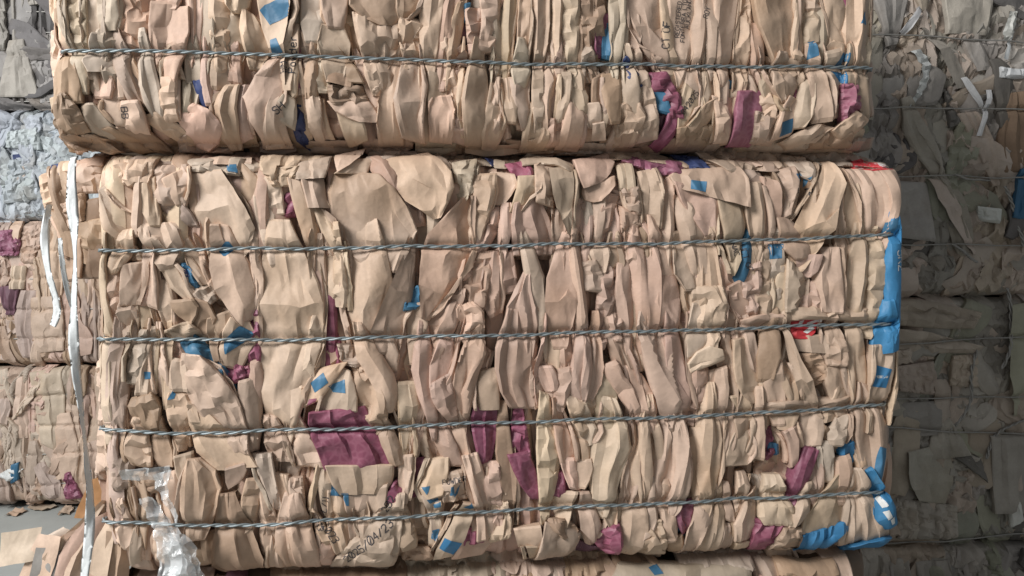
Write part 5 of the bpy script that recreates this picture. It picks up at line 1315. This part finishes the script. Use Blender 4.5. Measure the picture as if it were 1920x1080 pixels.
far_bale('pale bluish white film bale between brown and dark grey bales at the left edge', 206, 412, 43, 'WWVWVV', '''
6 c W|20,250 15,275|70,240 75,280
6 c W|0,320 10,380|60,310 80,370
5 c u|30,318 35,345|52,318 55,345
5 f n|28,292 30,308|44,290 44,306
''', [[(-200, 240), (0, 236), (300, 232)], [(-200, 320), (0, 318), (300, 318)], [(-200, 406), (0, 404), (300, 400)]], name='film_bale', styles='cbbs', tilt=50)
far_bale('dull grey brown bale at the top left corner', -60, 200, 44, 'QzQzz', '''
5 f q|0,100 0,180|60,90 70,180
''', [[(-200, 14), (0, 20), (300, 18)], [(-200, 56), (0, 60), (300, 55)], [(-200, 100), (0, 104), (300, 100)], [(-200, 190), (0, 188), (300, 192)]], name='board_bale', mat='card', styles='ffsc', tilt=60)

# ------------------------------------------------------------------ loose things
def ribbon(name, label, path, width, seed, twist=1.0):
    """a flat plastic strap: photograph pixels on the front plane and the distance in front of it"""
    rng = np.random.default_rng(seed); P = np.array([(*FRONT.uw(x, y), d) for x, y, d in path]); seg = np.r_[0, np.cumsum(np.linalg.norm(np.diff(P, axis=0), axis=1))]
    n = int(seg[-1]/.008); q = np.linspace(0, seg[-1], n); C = np.stack([np.interp(q, seg, P[:, i]) for i in range(3)], 1)
    for i in range(3): C[:, i] = np.convolve(np.pad(C[:, i], 5, 'edge'), np.ones(11)/11, 'valid')
    ang = wob(q, rng, .55*twist, 4)+wob(q, rng, .25*twist, 13); w2 = width/2*(1+wob(q, rng, .10, 9)); V = []; T = np.gradient(C, axis=0); T /= np.linalg.norm(T, axis=1)[:, None]
    for s_, e_, th in ((-1, 0, 0), (-.5, .0012, 0), (0, .0004, 0), (.5, .0014, 0), (1, 0, 0), (.5, .0006, 1), (0, -.0004, 1), (-.5, .0004, 1)):
        du = np.cos(ang)*s_*w2; dd = np.sin(ang)*s_*w2-e_-wob(q+s_*.03, rng, .001, 60)
        V.append(np.stack([C[:, 0]+du*np.abs(T[:, 1]), C[:, 1]-du*T[:, 0]*np.sign(T[:, 1]), C[:, 2]+dd], 1))
    V = np.stack(V, 1); k = V.shape[1]; i = np.arange(n-1)[:, None]; j = np.arange(k)[None]; F = np.stack([i*k+j, i*k+(j+1) % k, (i+1)*k+(j+1) % k, (i+1)*k+j], -1).reshape(-1, 4)
    W3 = np.array([FRONT.world(u, w, d) for u, w, d in V.reshape(-1, 3)]); org = W3[np.argmin(W3[:, 2])].copy()
    o = obj(name, mesh_from(name, W3-org, F), M['strap']); o.location = org
    return tag(o, label, 'strap', 'white plastic straps')
ribbon('plastic_strap', 'long white plastic strap hanging down the left edge of the brown paper bales', [(128, 286, .03), (140, 330, -.02), (152, 390, -.05), (161, 450, -.06), (160, 540, -.06), (157, 620, -.06), (162, 690, -.06), (172, 760, -.06), (180, 830, -.06), (188, 910, -.06), (188, 980, -.06), (180, 1040, -.06), (172, 1110, -.06)], .0215, 5, 1.5)
ribbon('plastic_strap', 'white plastic strap curling to a loose end, leftmost of the hanging straps', [(74, 372, .06), (72, 420, .03), (78, 490, .02), (92, 545, .02), (106, 585, .02), (102, 612, .01), (92, 617, 0)], .0175, 6, 1.5)
ribbon('plastic_strap', 'short white plastic strap between the long strap and the curling one', [(94, 436, .05), (100, 470, .04), (106, 520, .04), (118, 565, .04), (130, 595, .04)], .0135, 7)

film = Bale('plastic_film', 'crumpled clear plastic film hanging over the lowest wire of the brown bale', 'film', FRONT, pxbox(FRONT, 240, 410, 850, 1100), thick=.1, R=(.001, .001), seed=51, cell=.004, mat='film', setback=0)
PAL['c'] = (.9, .92, .93)
for la, st, co, fr, l, r in parse('''
7 b c lrtb|242,868 244,888|328,864 332,892
7 c c lrtb|300,880 305,905 322,935 340,968|334,870 326,905 342,940 346,965
7 c c lrtb|276,922 290,950 302,975 312,990|298,920 320,950 335,975 340,990
8 c c lrtb|302,978 312,1010 318,1050 305,1100|342,978 375,1010 388,1050 398,1100
7 c c lrtb|312,985 325,1020 330,1060 330,1100|350,985 368,1020 380,1060 385,1100
9 c c lrtb|318,1000 325,1040 320,1095|352,995 365,1040 372,1090
'''): film.piece(l, r, la, st, co, fr, 'film_fold', grow=0)
film.build()

heap = Bale('paper_heap', 'loose torn brown sheets fanning out at the bottom left corner', 'paper', FRONT, pxbox(FRONT, -60, 215, 880, 1140), thick=.2, R=(.001, .001), seed=61, cell=.006, setback=.05)
for la, st, co, fr, l, r in parse('''
1 f a lrtb|152,912 136,950 122,984|172,904 182,945 165,978
2 f k lrtb|182,945 140,985 100,1020 70,1055|196,952 186,990 150,1035 120,1085
3 f p lrtb|150,985 110,1025 95,1085|200,965 190,1010 150,1090
3 f l lrtb|176,950 150,985 118,1018|186,955 168,985 130,1022
4 f y lrtb|190,985 165,1030 150,1095|212,990 205,1040 195,1100
4 s k lrtb|140,1030 120,1060 110,1100|165,1010 150,1060 150,1105
2 f g lrtb|105,998 60,1022 5,1040|128,1005 95,1035 40,1062
1 f g lrtb|-20,1014 -20,1075|62,1000 52,1060
3 f Q lrtb|58,1034 45,1090|102,1036 116,1095
4 s k lrtb|195,1000 190,1050 185,1100|235,1010 235,1050 230,1100
3 f k lrtb|60,1010 40,1050 20,1095|110,1010 100,1050 85,1095
2 f p lrtb|100,1015 130,1000 170,985|110,1060 150,1050 190,1030
2 f o lrtb|120,1050 110,1100|180,1040 180,1100
'''): heap.piece(l, r, la, st, co, fr, 'sheet', grow=0)
heap.build()
# scraps of paper on the floor by the far stack
rs = np.random.default_rng(71)
for i, (px_, py_) in enumerate(((30, 964), (78, 954), (124, 960))):
    z_ = (540-py_)/FPX; dv = Vector(((px_-960)/FPX, math.cos(PITCH)+z_*math.sin(PITCH), z_*math.cos(PITCH)-math.sin(PITCH))); P = Vector((0, 0, CAM_Z))+dv*(CAM_Z/-dv.z)
    g = np.stack(np.meshgrid(np.linspace(-1, 1, 7), np.linspace(-1, 1, 6), indexing='ij'), -1)*np.array([rs.uniform(.05, .09), rs.uniform(.03, .05)])+rs.normal(0, .004, (7, 6, 2))
    V = np.concatenate([g, (.006+np.abs(rs.normal(0, .012, (7, 6))))[..., None]], -1); V2 = np.concatenate([V.reshape(-1, 3), V.reshape(-1, 3)-[0, 0, .002]]); F = grid_faces(7, 6)
    o = obj('paper_scrap', mesh_from('paper_scrap', V2, np.concatenate([F, F[:, ::-1]+42]), V2[:, :2]), M['paper'], None, PAL['kglokd'[i]]); o.location = P; o.rotation_euler = (0, 0, rs.uniform(0, 3))
    tag(o, ('leftmost', 'middle', 'rightmost')[i]+' of three torn paper scraps on the grey floor before the far left stack', 'scrap', 'paper scraps on the floor')
print('ROWS', len(parse(LOWER)), len(parse(UPPER)), 'TRIS', sum(len(o.data.polygons)*2 for o in bpy.data.objects if o.type == 'MESH'), len(lower.pieces), len(upper.pieces))
